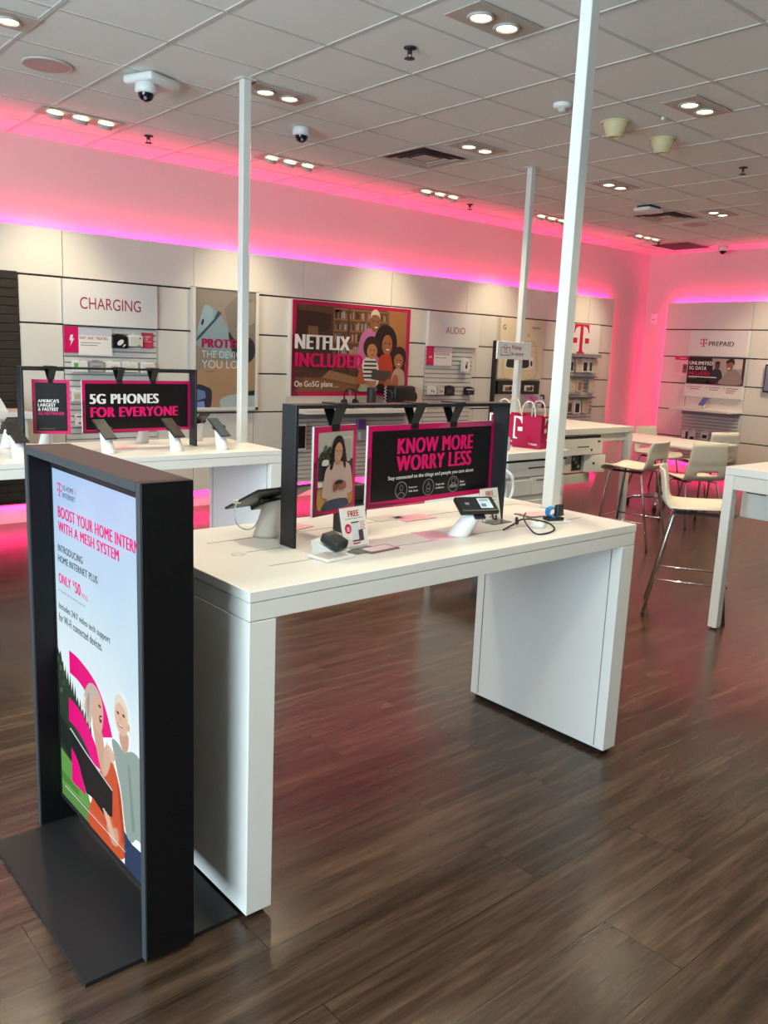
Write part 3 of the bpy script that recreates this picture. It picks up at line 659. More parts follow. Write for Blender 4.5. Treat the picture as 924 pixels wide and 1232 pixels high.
# ================================================================= CEILING FIXTURES
def downlight_pair():
    t = thing('recessed_light', '', 'ceiling light', (0, 0, ZC-.004), 0, 'twin recessed ceiling lights')
    b = MB(); b.box(-.215, .215, -.115, .115, -.006, .0, PLATE, .002, 1); b.build('plate', t)
    for s in (-1, 1):
        b = MB(); b.lathe((s*.088, 0, -.006), [(.060, .001), (.066, -.004), (.060, -.012), (.050, -.010), (.046, .0)], PLATE, 24); r = b.build('trim_ring', t)
        b = MB(); b.lathe((s*.088, 0, -.008), [(0, -.006), (.03, -.005), (.049, .0)], BULB, 20); b.build('bulb', r)
    return t
LP = ['in the row across the store, over the black kiosk', 'with bright bulbs at top, beside the tall pole', 'beside the two cone shaped ceiling fittings', 'over the seating side', 'at the picture corner by the round speaker', 'beside the top of the slim pole behind the camera mount', 'glaring next to the square air vent', 'between the tall pole and the far air vent', 'next to the far round speaker']
first = None
for (x, y), lb in zip(PAIRS, LP):
    if (x, y) in ((1.30, 2.94), (6.71, 2.934)): continue
    if first is None: first = downlight_pair(); first.location = (x, y, ZC-.004); first['label'] = 'twin recessed light '+lb
    else: dup(first, (x, y, ZC-.004), label='twin recessed light '+lb)
def downlight_triple():
    t = thing('spot_tray', '', 'ceiling light', (0, 0, ZC-.004), 0, 'triple spotlight trays along the wall')
    b = MB(); b.box(-.29, .29, -.10, .10, -.006, .0, PLATE, .002, 1); b.build('plate', t)
    for x in (-.18, 0, .18):
        b = MB(); b.cone((x, 0, .0-.004), (x, .012, -.032), .058, .052, PLATE, 20, cap=False); r = b.build('spot_head', t)
        b = MB(); b.lathe((0, 0, 0), [(0, -.006), (.03, -.004), (.05, .003)], BULB, 18); o = b.build('bulb', r); o.location = (x, .012, -.030); o.rotation_euler = (.35, 0, 0)
    return t
first = None
for (x, y), lb in zip(TRIPLES, ['over the CHARGING bay', 'behind the dome camera, over the family poster end', 'between air vent and wall, above the AUDIO bay', 'seen between the two right poles', 'nearest the far corner']):
    lb = 'three lamp spotlight tray '+lb.replace('right ', '').replace('nearest', 'close to')
    if first is None: first = downlight_triple(); first.location = (x, y, ZC-.004); first['label'] = lb
    else: dup(first, (x, y, ZC-.004), label=lb)
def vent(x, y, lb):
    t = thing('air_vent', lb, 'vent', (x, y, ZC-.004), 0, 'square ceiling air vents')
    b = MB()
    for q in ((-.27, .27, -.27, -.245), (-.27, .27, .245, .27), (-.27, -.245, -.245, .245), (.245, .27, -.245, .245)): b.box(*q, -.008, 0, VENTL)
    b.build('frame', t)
    b = MB(); b.box(-.245, .245, -.245, .245, -.0045, -.0005, VENTD); b.build('duct_shade', t)  # flat dark plate painting the shade of a recess the solid ceiling lacks
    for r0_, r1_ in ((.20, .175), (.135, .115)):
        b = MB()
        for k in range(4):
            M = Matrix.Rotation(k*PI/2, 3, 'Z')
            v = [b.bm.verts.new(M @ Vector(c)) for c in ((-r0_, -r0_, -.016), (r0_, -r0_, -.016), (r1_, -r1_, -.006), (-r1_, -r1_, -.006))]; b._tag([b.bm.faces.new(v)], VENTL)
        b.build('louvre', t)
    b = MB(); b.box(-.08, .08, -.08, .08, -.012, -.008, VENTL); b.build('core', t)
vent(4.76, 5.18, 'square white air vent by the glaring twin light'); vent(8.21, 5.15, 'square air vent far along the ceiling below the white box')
t = thing('return_grille', 'dark flat square grille near the ceiling corner', 'vent', (10.33, 6.22, ZC-.004))
b = MB(); b.box(-.27, .27, -.26, .26, -.008, 0, pm('8a6a6a'), .002, 1); b.build('frame', t)
b = MB(); b.box(-.25, .25, -.24, .24, -.011, -.007, VENTD)
for i in range(16): b.box(-.25, .25, -.235+i*.03, -.225+i*.03, -.014, -.011, pm('5a4448'))
b.build('grille', t)
def roundspk(x, y, lb):
    t = thing('ceiling_speaker', lb, 'speaker', (x, y, ZC-.004), 0, 'round ceiling speakers')
    b = MB(); b.lathe((0, 0, 0), [(.14, 0), (.14, -.006), (.128, -.010), (.124, -.006)], VENTL, 32); b.build('rim', t)
    b = MB(); b.lathe((0, 0, 0), [(.125, -.007), (.06, -.010), (0, -.011)], pm('948a84'), 32); b.build('grille', t)
roundspk(1.84, 5.22, 'round flush ceiling speaker near the camera bracket'); roundspk(8.83, 5.17, 'round flush ceiling speaker near the far twin light')
def domecam(x, y, z, lb, name='dome_camera'):
    t = thing(name, lb, 'security camera', (x, y, z), 0, 'dome cameras')
    b = MB(); b.lathe((0, 0, 0), [(.055, 0), (.062, -.01), (.062, -.045), (.052, -.055), (.045, -.055)], PLASTW, 24); b.build('housing', t)
    b = MB(); b.lathe((0, 0, -.052), [(.046, 0), (.044, -.018), (.032, -.036), (.014, -.045), (0, -.046)], SCREENB, 24); d = b.build('dome', t)
    b = MB(); b.cone((-.02, -.034, -.085), (-.024, -.043, -.091), .009, .009, GREYP, 10); b.build('lens', d)
    return t
t = domecam(2.30, 4.93, ZC-.06, 'dome camera on a thick white bracket plate')
b = MB(); b.box(-.125, .125, -.115, .115, 0, .05, PLASTW, .02, 3); o = b.build('bracket', t); o.location = (.055, .035, 0); o.rotation_euler = (0, 0, .35)
domecam(3.60, 5.22, ZC-.004, 'dome camera fixed straight to the ceiling tile'); domecam(10.66, 5.80, ZC-.004, 'dome camera close to the prepaid wall')
def sprinkler(x, y, lb):
    t = thing('sprinkler', lb, 'sprinkler', (x, y, ZC-.002), 0, 'sprinkler heads')
    b = MB(); b.lathe((0, 0, 0), [(.033, 0), (.033, -.004), (.022, -.008), (.0, -.008)], VENTD, 16); b.build('cover', t)
    b = MB(); b.cone((0, 0, -.006), (0, 0, -.03), .009, .006, VENTD, 10); b.box(-.014, -.01, -.002, .002, -.05, -.01, VENTD); b.box(.01, .014, -.002, .002, -.05, -.01, VENTD); b.build('stem', t)
    b = MB(); b.lathe((0, 0, -.05), [(0, .002), (.026, 0), (.028, -.003), (0, -.005)], VENTD, 14); b.build('deflector', t)
for x, y, lb in ((3.065, 3.49, 'sprinkler head in the tile behind the bright twin light'), (2.97, 6.33, 'sprinkler head close to the pink wall beside a spotlight tray'), (6.58, 3.49, 'sprinkler head on the ceiling above the seating'), (6.5, 6.36, 'sprinkler head after the spotlight tray past the air vent'), (9.9, 6.28, 'sprinkler head by the dark corner grille')): sprinkler(x, y, lb)
t = thing('smoke_detector', 'white round smoke detector between the two tall poles', 'smoke detector', (4.33, 3.50, ZC-.004))
b = MB(); b.lathe((0, 0, 0), [(.055, 0), (.058, -.012), (.050, -.028), (.0, -.03)], PLASTW, 24); b.build('case', t)
b = MB(); b.lathe((0, 0, -.029), [(.028, 0), (.024, -.018), (.012, -.024), (0, -.024)], VENTL, 20); b.build('sensor_cage', t)
t = thing('access_point', 'white box hanging under the ceiling by the far vent', 'wireless box', (7.62, 4.98, ZC-.004))
b = MB(); b.box(-.13, .13, -.09, .09, -.055, -.02, PLASTW, .012, 3); b.build('case', t)
b = MB(); b.box(-.10, .10, -.07, .07, -.02, 0, VENTD); b.build('mount', t)
for x, lb in ((4.87, 'yellowed cone shaped ceiling fitting beside the tall pole'), (5.43, 'yellowed cone shaped ceiling fitting further from the tall pole')):
    t = thing('cone_fitting', lb, 'ceiling fitting', (x, 3.49, ZC-.004), 0, 'cone shaped ceiling fittings')
    b = MB(); b.lathe((0, 0, 0), [(.095, 0), (.095, -.006), (.088, -.01)], YELLOWED, 24); b.build('flange', t)
    b = MB(); b.lathe((0, 0, 0), [(.082, -.008), (.05, -.095), (.045, -.098), (.04, -.09), (0, -.088)], YELLOWED, 24); b.build('cone', t)
b = MB(); b.box(4.95, 4.985, 3.19, 3.21, ZC-.024, ZC-.004, PLASTW, .004, 1); tag(b.build('ceiling_clip'), 'tiny white clip on the ceiling bar by the twin light', 'clip')

# ================================================================= POLES
def pole(x, y, z, lb):
    t = thing('pole', lb, 'pole', (x, y, z), 0, 'white square poles')
    b = MB(); b.box(-.026, .026, -.026, .026, .003, ZC-z-.009, POLEM, .003, 1); b.build('shaft', t)
    b = MB(); b.box(-.05, .05, -.05, .05, ZC-z-.009, ZC-z-.004, POLEM); b.build('ceiling_plate', t)
    b = MB(); b.box(-.030, .030, -.030, .030, 0, .004, POLEM); b.build('foot_plate', t)
    return t
HT, HC = .914, .955
pole(2.695, 2.085, HT, 'tall thick white pole rising from the long table with hanging posters'); pole(2.755, 4.58, HT, 'slim white pole rising from the phone table to ceiling'); P3 = pole(5.567, 4.768, HC, 'white pole carrying the pickup sign by the magenta bag')

# pickup sign on the third pole
t = thing('pickup_sign', 'small white Pickup in-store sign fixed to a pole', 'sign', (5.46, 4.732, 1.565))
b = MB(); b.box(-.212, .212, -.008, .008, -.07, .074, PRWHITE, .002, 1); b.build('board', t)
b = MB(); y = -.0088; MD = pm('b0305a')
for q in ((-.172, -.058, -.042, -.036), (-.172, -.058, .022, .028), (-.172, -.166, -.042, .028), (-.064, -.058, -.042, .028)): b.quad(*q, y, MD)
b.ring(-.115, .03, .022, .02, .004, y-E_, MD, 16); b.ring(-.115, -.004, .018, .016, .005, y, MD, 16); b.poly([(-.105, -.014), (-.1, -.01), (-.085, -.03), (-.09, -.034)], y-E_, MD); b.build('bag_icon', t)
b = MB(); b.text('Pickup', -.036, .085, .002, .046, y, MD, .02); b.text('in-store', -.040, .115, -.040, -.008, y, MD, .02); b.build('lettering', t)

# ================================================================= TABLES
def big_table(name, label, x0, y0, L, D, legs=True):
    t = thing(name, label, 'table', (x0, y0, 0))
    g = .08; sm = .835
    b = MB(); b.box(0, L, 0, D, .886, HT, WHITE, .0015, 1); b.build('tabletop', t)
    b = MB(); b.box(.0015, L-.0015, .0015, D-.0015, sm+.0015, .8845, WHITE, .001, 1); b.build('apron', t)
    for a in (0, L-g):
        b = MB(); b.box(a+.001, a+g-.001, .001, D-.001, .02, sm-.001, WHITE, .001, 1)
        lg = b.build('leg_panel', t)
        for xx, s in ((a+.001, -1), (a+g-.001, 1)):     # seams of the access cover in each face
            pass
        xf = a+g if a == 0 else a
        for ya in (.043, D-.046):
            b = MB(); b.box(xf-.0016, xf+.0016, ya, ya+.0025, .03, sm-.004, SLATG); b.build('cover_seam', lg)
        b = MB(); b.box(a+.015, a+g-.015, .02, D-.02, 0, .021, PLASTB); b.build('plinth', lg)
    return t
X1, Y1, L1, D1 = 1.054, 1.7086, 1.68, .711
t = big_table('display_table', 'long white table carrying the KNOW MORE posters', X1, Y1, L1, D1)
b = MB()
for y, xa, xb in ((.19, .18, 1.60), (.515, .165, 1.60)): b.box(xa, xb, y, y+.003, HT-.001, HT+.0006, SLATG)
b.box(.21, .33, .3575, .3605, HT-.001, HT+.0006, SLATG); b.build('groove', t)
b = MB(); b.lathe((.176, .35, HT-.001), [(.022, .0), (.022, .0022), (.018, .0026), (.018, .0012), (0, .0012)], WHITE2, 24); b.build('grommet', t)
X2, Y2 = .08, 4.155
t = big_table('phone_table', 'white table with tilted demo phones and 5G PHONES sign', X2, Y2, 2.70, .74)

# ---------------------------------------------------------------- black hanging frames and posters
def sign_frame(label, x0, x1, y0, y1, z0, z1):
    t = thing('sign_frame', label, 'sign frame', ((x0+x1)/2, (y0+y1)/2, z0)); w_ = (x1-x0)/2; d = (y1-y0)/2; h = z1-z0; k = .011
    for s in (-1, 1):
        b = MB(); b.box(min(s*w_, s*(w_-k)), max(s*w_, s*(w_-k)), -d, d, 0, h, BLACK, .001, 1); b.build('post', t)
    b = MB(); b.box(-w_+k, w_-k, -d, d, h-k, h, BLACK, .001, 1); b.build('top_bar', t)
    b = MB()
    for s in (-1, 1):
        for yy in (-1, 1): b.cone((s*(w_-k/2), yy*d*.6, -.0), (s*(w_-k/2), yy*d*.6, .002), .006, .006, PLASTB, 8)
    b.build('glide', t)
    return t
F1 = (1.404, 2.348, 2.033, 2.106, HT, 1.345); F0 = (1.40, 2.395, 4.49, 4.57, HT, 1.362)
sign_frame('black rectangular frame on the long table with two hanging posters', *F1); sign_frame('black rectangular frame on the phone table at the back', *F0)
def hang(label, name, x, y, w_, z0, z1, yaw, topz, straps, depth):
    t = thing(name, label, 'poster', (x, y, z0), yaw)
    b = MB(); b.box(-w_/2, w_/2, -.004, .004, 0, z1-z0, PRWHITE); b.build('board', t)
    H_ = z1-z0
    for s in straps:
        b = MB()
        for yy, dd in ((-.0052-.0, -1), (.0052, 1)):
            pass
        hh = topz-z0
        # strap folds over the frame's top bar and grips the board on both sides
        for sg in (-1, 1):
            ya, yb = sg*depth, sg*.0056
            co = [(-.021, ya, hh+.004), (.021, ya, hh+.004), (.016, yb, H_+.004), (-.016, yb, H_+.004), (-.016, yb, H_-.016), (.016, yb, H_-.016)]
            f = [b.bm.verts.new(c) for c in co]; g = [b.bm.verts.new((c[0], c[1]+sg*.003, c[2])) for c in co]
            for q in ((0, 1, 2, 3), (3, 2, 5, 4)): b._tag([b.bm.faces.new([f[i] for i in q]), b.bm.faces.new([g[i] for i in q][::-1])], PLASTB)
            for q in ((0, 1), (1, 2), (2, 5), (5, 4), (4, 3), (3, 0)): b._tag([b.bm.faces.new([f[q[0]], f[q[1]], g[q[1]], g[q[0]]])], PLASTB)
        b.prism([(-.021, hh+.0005), (.021, hh+.0005), (.021, hh+.004), (-.021, hh+.004)], 'Y', -depth-.003, depth+.003, PLASTB)
        o = b.build('strap', t); o.location = (s, 0, 0); o.rotation_euler = (0, 0, -yaw)
    return t
def border(b, w_, H_, y, c, inner, k=.022, c2='7c0b3a'):
    b.quad(-w_/2, w_/2, 0, H_, y, c); b.poly([(-w_/2, 0), (-w_/2+w_*.45, 0), (-w_/2+k*.8, k*.8), (-w_/2+k*.8, H_*.62), (-w_/2, H_*.6)], y-E_, pm(c2)); b.quad(-w_/2+k, w_/2-k, k, H_-k, y-2*E_, inner)
# woman poster
w_, H_ = .21, .277
t = hang('narrow hanging poster of a smiling woman reading her phone', 'hanging_poster', 1.5768, 2.069, w_, 1.0017, 1.2787, .2461, 1.345, (-.005,), .0375)
b = MB(); y = -.0046
border(b, w_, H_, y, MAG, pm('b9b0a4'), .019)
PX = lambda u, v: (-w_/2+.019+u*(w_-.038), .019+v*(H_-.038))
def P(pts, k, c, n=4): b.poly([PX(*p) for p in curve(pts, n)], y-k*E_, pm(c))
def PQ(u0, u1, v0, v1, k, c): b.poly([PX(u0, v0), PX(u1, v0), PX(u1, v1), PX(u0, v1)], y-k*E_, pm(c))
def PE(u, v, ru, rv, k, c, a=0): c0 = PX(u, v); b.ell(c0[0], c0[1], ru*(w_-.038), rv*(H_-.038), y-k*E_, pm(c), 22, a)
PQ(0, 1, 0, 1, 3, 'b8b0a6'); PQ(.55, .95, .45, .93, 4, 'c4bdb2'); PQ(.60, .92, .60, .90, 5, 'aaa297'); PQ(0, 1, .38, .63, 4.5, '221d1c'); PQ(0, 1, 0, .36, 4.6, '6e5f50'); P([(0, .02), (.0, .25), (.2, .26), (.25, .1), (.2, 0)], 5, 'b88a48'); P([(.85, .05), (.82, .25), (1, .28), (1, .05)], 5, 'c28a3e'); PQ(0, .2, .30, .36, 5, 'e0ddd6')
for (u, v, a) in ((.10, .72, .5), (.18, .78, 1.2), (.06, .66, 0), (.2, .70, -.5), (.28, .76, .9), (.14, .64, .3), (.26, .66, 1.6), (.30, .70, 0)): PE(u, v, .09, .035, 6, '2f3a2c' if a < 1 else '55604c', a)
P([(.10, .58), (.12, .645), (.26, .645), (.28, .58)], 7, 'cfd2c8')
P([(.30, .52), (.34, .75), (.42, .90), (.54, .95), (.66, .92), (.74, .80), (.80, .62), (.84, .52), (.70, .50), (.45, .50)], 8, '1b1514', 5)
P([(.10, .18), (.14, .36), (.20, .52), (.36, .60), (.52, .61), (.74, .60), (.90, .54), (.97, .36), (.99, .20), (.84, .16), (.82, .10), (.26, .10), (.24, .14)], 9, 'c3a59b', 5)
P([(.26, .11), (.80, .11), (.82, .0), (.22, .0)], 9.5, '2e3a55', 3); P([(.12, .05), (.26, .11), (.26, 0), (.1, 0)], 9.4, '2a2624', 3)
PE(.53, .615, .085, .05, 10, 'b98062'); PE(.53, .735, .125, .13, 11, 'c89274', -.1); P([(.38, .70), (.38, .84), (.50, .93), (.68, .86), (.70, .70), (.76, .56), (.72, .52), (.66, .66), (.655, .80), (.56, .865), (.44, .80), (.42, .64), (.36, .52), (.30, .54)], 12, '1b1514', 5)
PE(.485, .755, .022, .008, 13, '2a1a16'); PE(.585, .75, .022, .008, 13, '2a1a16'); PE(.535, .664, .040, .012, 12.8, '9c4a48'); PE(.535, .666, .030, .006, 13, 'f4ece6'); PE(.535, .71, .014, .02, 12.5, 'b47c60')
P([(.40, .27), (.44, .35), (.56, .35), (.58, .29), (.50, .24), (.42, .22)], 14, '8a4c38', 4); P([(.56, .25), (.58, .34), (.66, .36), (.76, .33), (.78, .26), (.68, .23)], 14, 'a05e44', 4); P([(.46, .32), (.50, .365), (.66, .36), (.64, .315)], 15, '241c22', 3)
b.build('printed_picture', t)
# KNOW MORE poster
w_, H_ = .645, .267
t = hang('wide black hanging poster reading KNOW MORE WORRY LESS', 'hanging_poster', 2.008, 2.069, w_, 1.010, 1.277, .075, 1.345, (-.11, .087), .0375)
b = MB(); y = -.0046; border(b, w_, H_, y, MAG, PRBLACK, .018); b.poly([(.0, H_-.018), (w_/2-.018, H_-.018), (w_/2, H_), (.05, H_)], y-2*E_, pm('c2446f')); b.build('printed_picture', t)
b = MB(); yl = y-4*E_
def fx(px): return -w_/2 + (px-96)/(748-96)*w_        # fraction across the board
b.text('KNOW MORE', -.19, .20, .170, .222, yl, MAGL, .05); b.text('WORRY LESS', -.192, .196, .112, .164, yl, MAGL, .05); b.text('Stay connected to the things and people you care about', -.228, .212, .082, .0985, yl, PRWHITE, .02)
b.build('lettering', t)
for n, (x, c1, c2) in enumerate(((-.163, 'Keep your', 'kids close'), (-.028, 'Track with', 'confidence'), (.103, 'Drive', 'smarter'))):
    b = MB(); b.ring(x, .048, .029, .029, .0028, yl, PRGREY)
    b.text(c1, x+.037, x+.037+.0045*len(c1), .050, .057, yl, PRWHITE, .02); b.text(c2, x+.037, x+.037+.0045*len(c2), .038, .045, yl, PRWHITE, .02)
    if n == 0:
        b.ring(-.163, .056, .0085, .010, .002, yl, PRGREY, 16); b.poly([(-.180, .030), (-.178, .037), (-.163, .043), (-.148, .037), (-.146, .030), (-.149, .030), (-.152, .036), (-.163, .040), (-.174, .036), (-.177, .030)], yl, PRGREY)
    elif n == 1:
        b.ring(-.028, .044, .011, .015, .002, yl, PRGREY, 14); b.ring(-.028, .061, .005, .006, .0015, yl, PRGREY, 12); b.quad(-.034, -.022, .040, .044, yl-E_, PRGREY)
    else:
        b.poly([(.083, .036), (.085, .045), (.093, .048), (.098, .053), (.110, .053), (.115, .048), (.123, .045), (.124, .036)], yl, PRGREY); b.quad(.098, .110, .046, .050, yl-E_, PRBLACK); b.ring(.103, .060, .012, .010, .0018, yl-E_, PRGREY, 16)
    b.build('icon_badge', t)
# posters on the phone table
w_, H_ = .187, .286
t = hang('small black hanging poster reading LARGEST AND FASTEST 5G NETWORK', 'hanging_poster', 1.562, 4.53, w_, 1.0085, 1.2945, -.38, 1.362, (.0,), .041)
b = MB(); y = -.0046; border(b, w_, H_, y, MAG, PRBLACK, .016); b.build('printed_picture', t)
b = MB(); yl = y-4*E_; b.text("AMERICA'S", -.066, .038, .166, .183, yl, PRWHITE, .03); b.text('LARGEST', -.066, .022, .144, .161, yl, PRWHITE, .03); b.text('& FASTEST', -.066, .034, .122, .139, yl, PRWHITE, .03); b.text('5G NETWORK', -.066, .066, .100, .117, yl, MAGL, .01); b.quad(-.065, .015, .025, .031, yl, pm('4a4448')); b.build('lettering', t)
w_, H_ = .665, .285
t = hang('wide black hanging poster reading 5G PHONES FOR EVERYONE', 'hanging_poster', 2.047, 4.53, w_, 1.0088, 1.2938, .07, 1.362, (-.115, .092), .041)
b = MB(); y = -.0046; border(b, w_, H_, y, MAG, PRBLACK, .017); b.build('printed_picture', t)
b = MB(); yl = y-4*E_; b.text('5G PHONES', -.292, .125, .158, .212, yl, PRWHITE, .05); b.text('FOR EVERYONE', -.288, .25, .085, .140, yl, MAGL, .05); b.build('lettering', t)
# dark power housing behind the posters
t = thing('power_housing', 'black box housing standing behind the two hanging posters', 'power box', (1.715, 2.155, HT))
b = MB(); b.box(-.05, .05, -.03, .03, 0, .16, PLASTB, .006); b.build('case', t)
b = MB(); b.quad(-.03, .03, .06, .12, -.0306, SCREENB); b.build('front', t)

# ================================================================= STANDS AND PHONES
def stand_geo(b, h=.105, lean=.045, r0_=.034, r1_=.024, side=0.0):
    n = 10; rings = []
    for i in range(n+1):
        f = i/n; c = Vector((side*f, lean*f, h*f)); r = r0_*(1-f)+r1_*f
        pts = []
        for k in range(20):
            a = 2*PI*k/20; pts.append(b.bm.verts.new(c + Vector((math.cos(a)*r*1.05, math.sin(a)*r, math.sin(a)*r*(.35*f)))))
        rings.append(pts)
    fs = [b.bm.faces.new([A[k], A[(k+1) % 20], B[(k+1) % 20], B[k]]) for A, B in zip(rings, rings[1:]) for k in range(20)]
    b._tag(fs, PLASTW, True); b._tag([b.bm.faces.new(rings[0][::-1]), b.bm.faces.new(rings[-1])], PLASTW)
def phone_stand(x, y, rz, label, group, scr='0d0e12'):
    t = thing('demo_phone', label, 'phone', (x, y, HT), rz, group)
    b = MB(); stand_geo(b, .105, .035, .038, .026); b.build('stand', t)
    M = Matrix.Translation((0, .036, .125)) @ Matrix.Rotation(math.radians(38), 4, 'X')
    b = MB(); b2 = MB(); b2.box(-.038, .038, -.078, .078, -.0045, .0045, PLASTB, .004); b.merge(b2.bm, PLASTB, M); b2.bm.free(); b.build('phone_body', t)
    b = MB(); v = [b.bm.verts.new(M @ Vector(c)) for c in ((-.034, -.073, .0052), (.034, -.073, .0052), (.034, .073, .0052), (-.034, .073, .0052))]; b._tag([b.bm.faces.new(v)], pm(scr)); b.build('screen', t, norm=False)
    b = MB()
    for s in (-1, 1):
        b2 = MB(); b2.box(min(s*.033, s*.043), max(s*.033, s*.043), -.012, .012, -.010, .009, PLASTB, .002, 1); b.merge(b2.bm, PLASTB, M); b2.bm.free()
    b.build('clamp', t)
    return t
G = 'demo phones on the phone table'
phone_stand(1.335, 4.34, .25, 'demo phone on a white stand at the table end by the kiosk top', G)
phone_stand(1.80, 4.36, .2, 'dark demo phone standing before the 5G PHONES lettering', G)
phone_stand(2.185, 4.33, .2, 'demo phone with brown screen before the poster edge', G, '2c1e18')
phone_stand(2.46, 4.30, .2, 'demo phone with pale patterned screen beside the slim pole', G, '39464e')
for x, lb in ((1.40, 'demo phone facing away behind the small black poster'), (1.60, 'demo phone facing away, white foot under the small poster'), (2.17, 'demo phone facing away under the 5G PHONES poster'), (2.53, 'demo phone facing away beyond the black frame post')):
    phone_stand(x, 4.76, PI+.1, lb, 'back row demo phones on the phone table')
G = 'pink cards on the phone table'
b = MB(); b.box(-.06, .06, -.045, .045, 0, .003, PINKC); o = b.build('price_card'); o.location = (1.955, 4.55, HT); o.rotation_euler = (0, 0, .1); tag(o, 'flat pinkish card lying under the wide poster on phone table', 'card')

# tablet stand on the long table, seen from behind
t = thing('tablet_stand', 'tablet on a white stand seen from behind with cable', 'tablet', (1.43, 2.225, HT), PI+.12)
b = MB(); stand_geo(b, .115, .03, .041, .030); st = b.build('stand', t)
M = Matrix.Translation((0.0, .03, .135)) @ Matrix.Rotation(math.radians(26), 4, 'X')
b = MB(); b2 = MB(); b2.box(-.125, .125, -.09, .09, -.004, .004, BLACK, .003); b.merge(b2.bm, BLACK, M); b2.bm.free(); b.build('tablet_body', t)
b = MB(); v = [b.bm.verts.new(M @ Vector(c)) for c in ((-.118, -.083, .0046), (.118, -.083, .0046), (.118, .083, .0046), (-.118, .083, .0046))]; b._tag([b.bm.faces.new(v)], SCREENB); b.build('screen', t, norm=False)
b = MB()
for q in ((-.02, .02, -.10, .10, -.016, -.003), (-.09, .05, -.012, .012, -.014, -.004), (-.02, .02, -.098, -.088, -.016, .01)): 
    b2 = MB(); b2.box(*q, PLASTB, .002, 1); b.merge(b2.bm, PLASTB, M); b2.bm.free()
b.build('clamp', t)
b = MB(); p = M @ Vector((.125, -.02, 0)); b.tube(curve([(p.x, p.y, p.z), (p.x+.01, p.y, p.z-.03), (p.x-.0, p.y, p.z-.07), (.075, -.0, .03), (.05, .01, .045), (.03, .02, .10)], 5, False), .002, PLASTW, 6); b.box(p.x-.012, p.x+.012, p.y-.006, p.y+.006, p.z-.006, p.z+.006, PLASTW, .002, 1); b.build('charging_cable', t)

# gateway hub on angled riser + FREE sign + tray
t = thing('hub_riser', 'angled white riser under the black home hub', 'riser', (1.487, 1.952, HT), .35); t.scale = (.8, .62, .75)
b = MB(); b.prism([(-.07, .0), (.065, .0), (.075, .045), (.065, .05), (-.07, .006)], 'X', -.052, .052, PLASTW); b.build('wedge', t)
t = thing('home_hub', 'small black rounded home hub on a white riser', 'router', (1.482, 1.938, HT+.019), .35); t.scale = (.74, .74, .9)
M = Matrix.Rotation(.33, 4, 'X')
b = MB(); b2 = MB(); b2.box(-.043, .043, -.043, .043, .004, .036, pm('24272a'), .008, 2); b.merge(b2.bm, pm('24272a'), M, False); b2.bm.free(); b.build('body', t)
b = MB(); v = [b.bm.verts.new(M @ Vector((c[0], c[1], .0366))) for c in ((-.003, -.003), (.003, -.003), (.003, .003), (-.003, .003))]; b._tag([b.bm.faces.new(v)], GREYP); b.build('logo_mark', t)
t = thing('card_tray', 'flat white tray with grey pad at the table edge', 'tray', (1.438, 1.89, HT), .15)
b = MB(); b.box(-.055, .055, -.045, .045, 0, .008, PLASTW, .003); b.build('base', t)
b = MB(); b.box(-.043, .040, -.032, .034, .0078, .009, pm('b4b2b0')); b.build('pad', t)
def free_sign(loc, rz, lb, full):
    t = thing('price_sign', lb, 'sign', loc, rz, 'FREE signs on the long table')
    a = -.22
    M = Matrix.Rotation(a, 4, 'X')
    b = MB(); b2 = MB(); b2.box(-.054, .054, -.0015, .0015, 0, .135, PRWHITE); b.merge(b2.bm, PRWHITE, M); b2.bm.free(); b.build('card', t)
    b = MB(); y = -.0021
    b.text('FREE', -.024, .024, .105, .124, y, PRRED, .03); b.quad(-.04, .04, .098, .1, y, PRGREY)
    if full:
        b.ell(-.03, .068, .014, .016, y, MAG); b.quad(-.016, .018, .025, .088, y, pm('d8dde2')); b.quad(-.016, .018, .084, .088, y-E_, DARKT); b.quad(-.016, .018, .025, .029, y-E_, DARKT); b.quad(.012, .032, .025, .06, y-2*E_, pm('4a3a44'))
        for i in range(5): b.quad(.022, .046-.004*(i % 2), .084-.006*i, .0865-.006*i, y, pm('c46a80'))
        for i in range(3): b.quad(-.036, -.024, .07-.005*i, .0725-.005*i, y-E_, PRWHITE)
    else:
        b.quad(-.03, .03, .085, .088, y, PRGREY); b.quad(-.01, .03, .03, .05, y, pm('2a2a2e'))
    b.quad(-.015, .015, .0165, .021, y, MAG)
    for i in range(2): b.quad(-.045, .045, .008-.004*i, .0095-.004*i, y, PRGREY)
    bmesh.ops.transform(b.bm, matrix=M, verts=b.bm.verts[:]); b.build('print', t)
    b = MB(); b2 = MB(); b2.box(-.056, .056, .0017, .004, 0, .138, CLEAR); b.merge(b2.bm, CLEAR, M); b2.bm.free(); b.box(-.056, .056, -.055, .004, 0, .003, CLEAR); b.build('acrylic_holder', t)
    return t
free_sign((1.574, 1.936, HT), .1, 'white FREE sign leaning behind the black home hub', True).scale = (.97, 1, .95)
free_sign((2.278, 2.022, HT), .05, 'white FREE sign partly behind the mobile hotspot', False).scale = (.92, .92, .90)
t = thing('leaflet_holder', 'clear low leaflet tray at the foot of the FREE sign', 'tray', (1.625, 1.895, HT), .1)
b = MB(); b.box(-.062, .062, -.03, .03, 0, .004, CLEAR); b.build('base', t)
b = MB(); b.box(-.05, .05, -.022, .022, .0041, .0055, pm('e8cfd0')); b.build('leaflet', t)

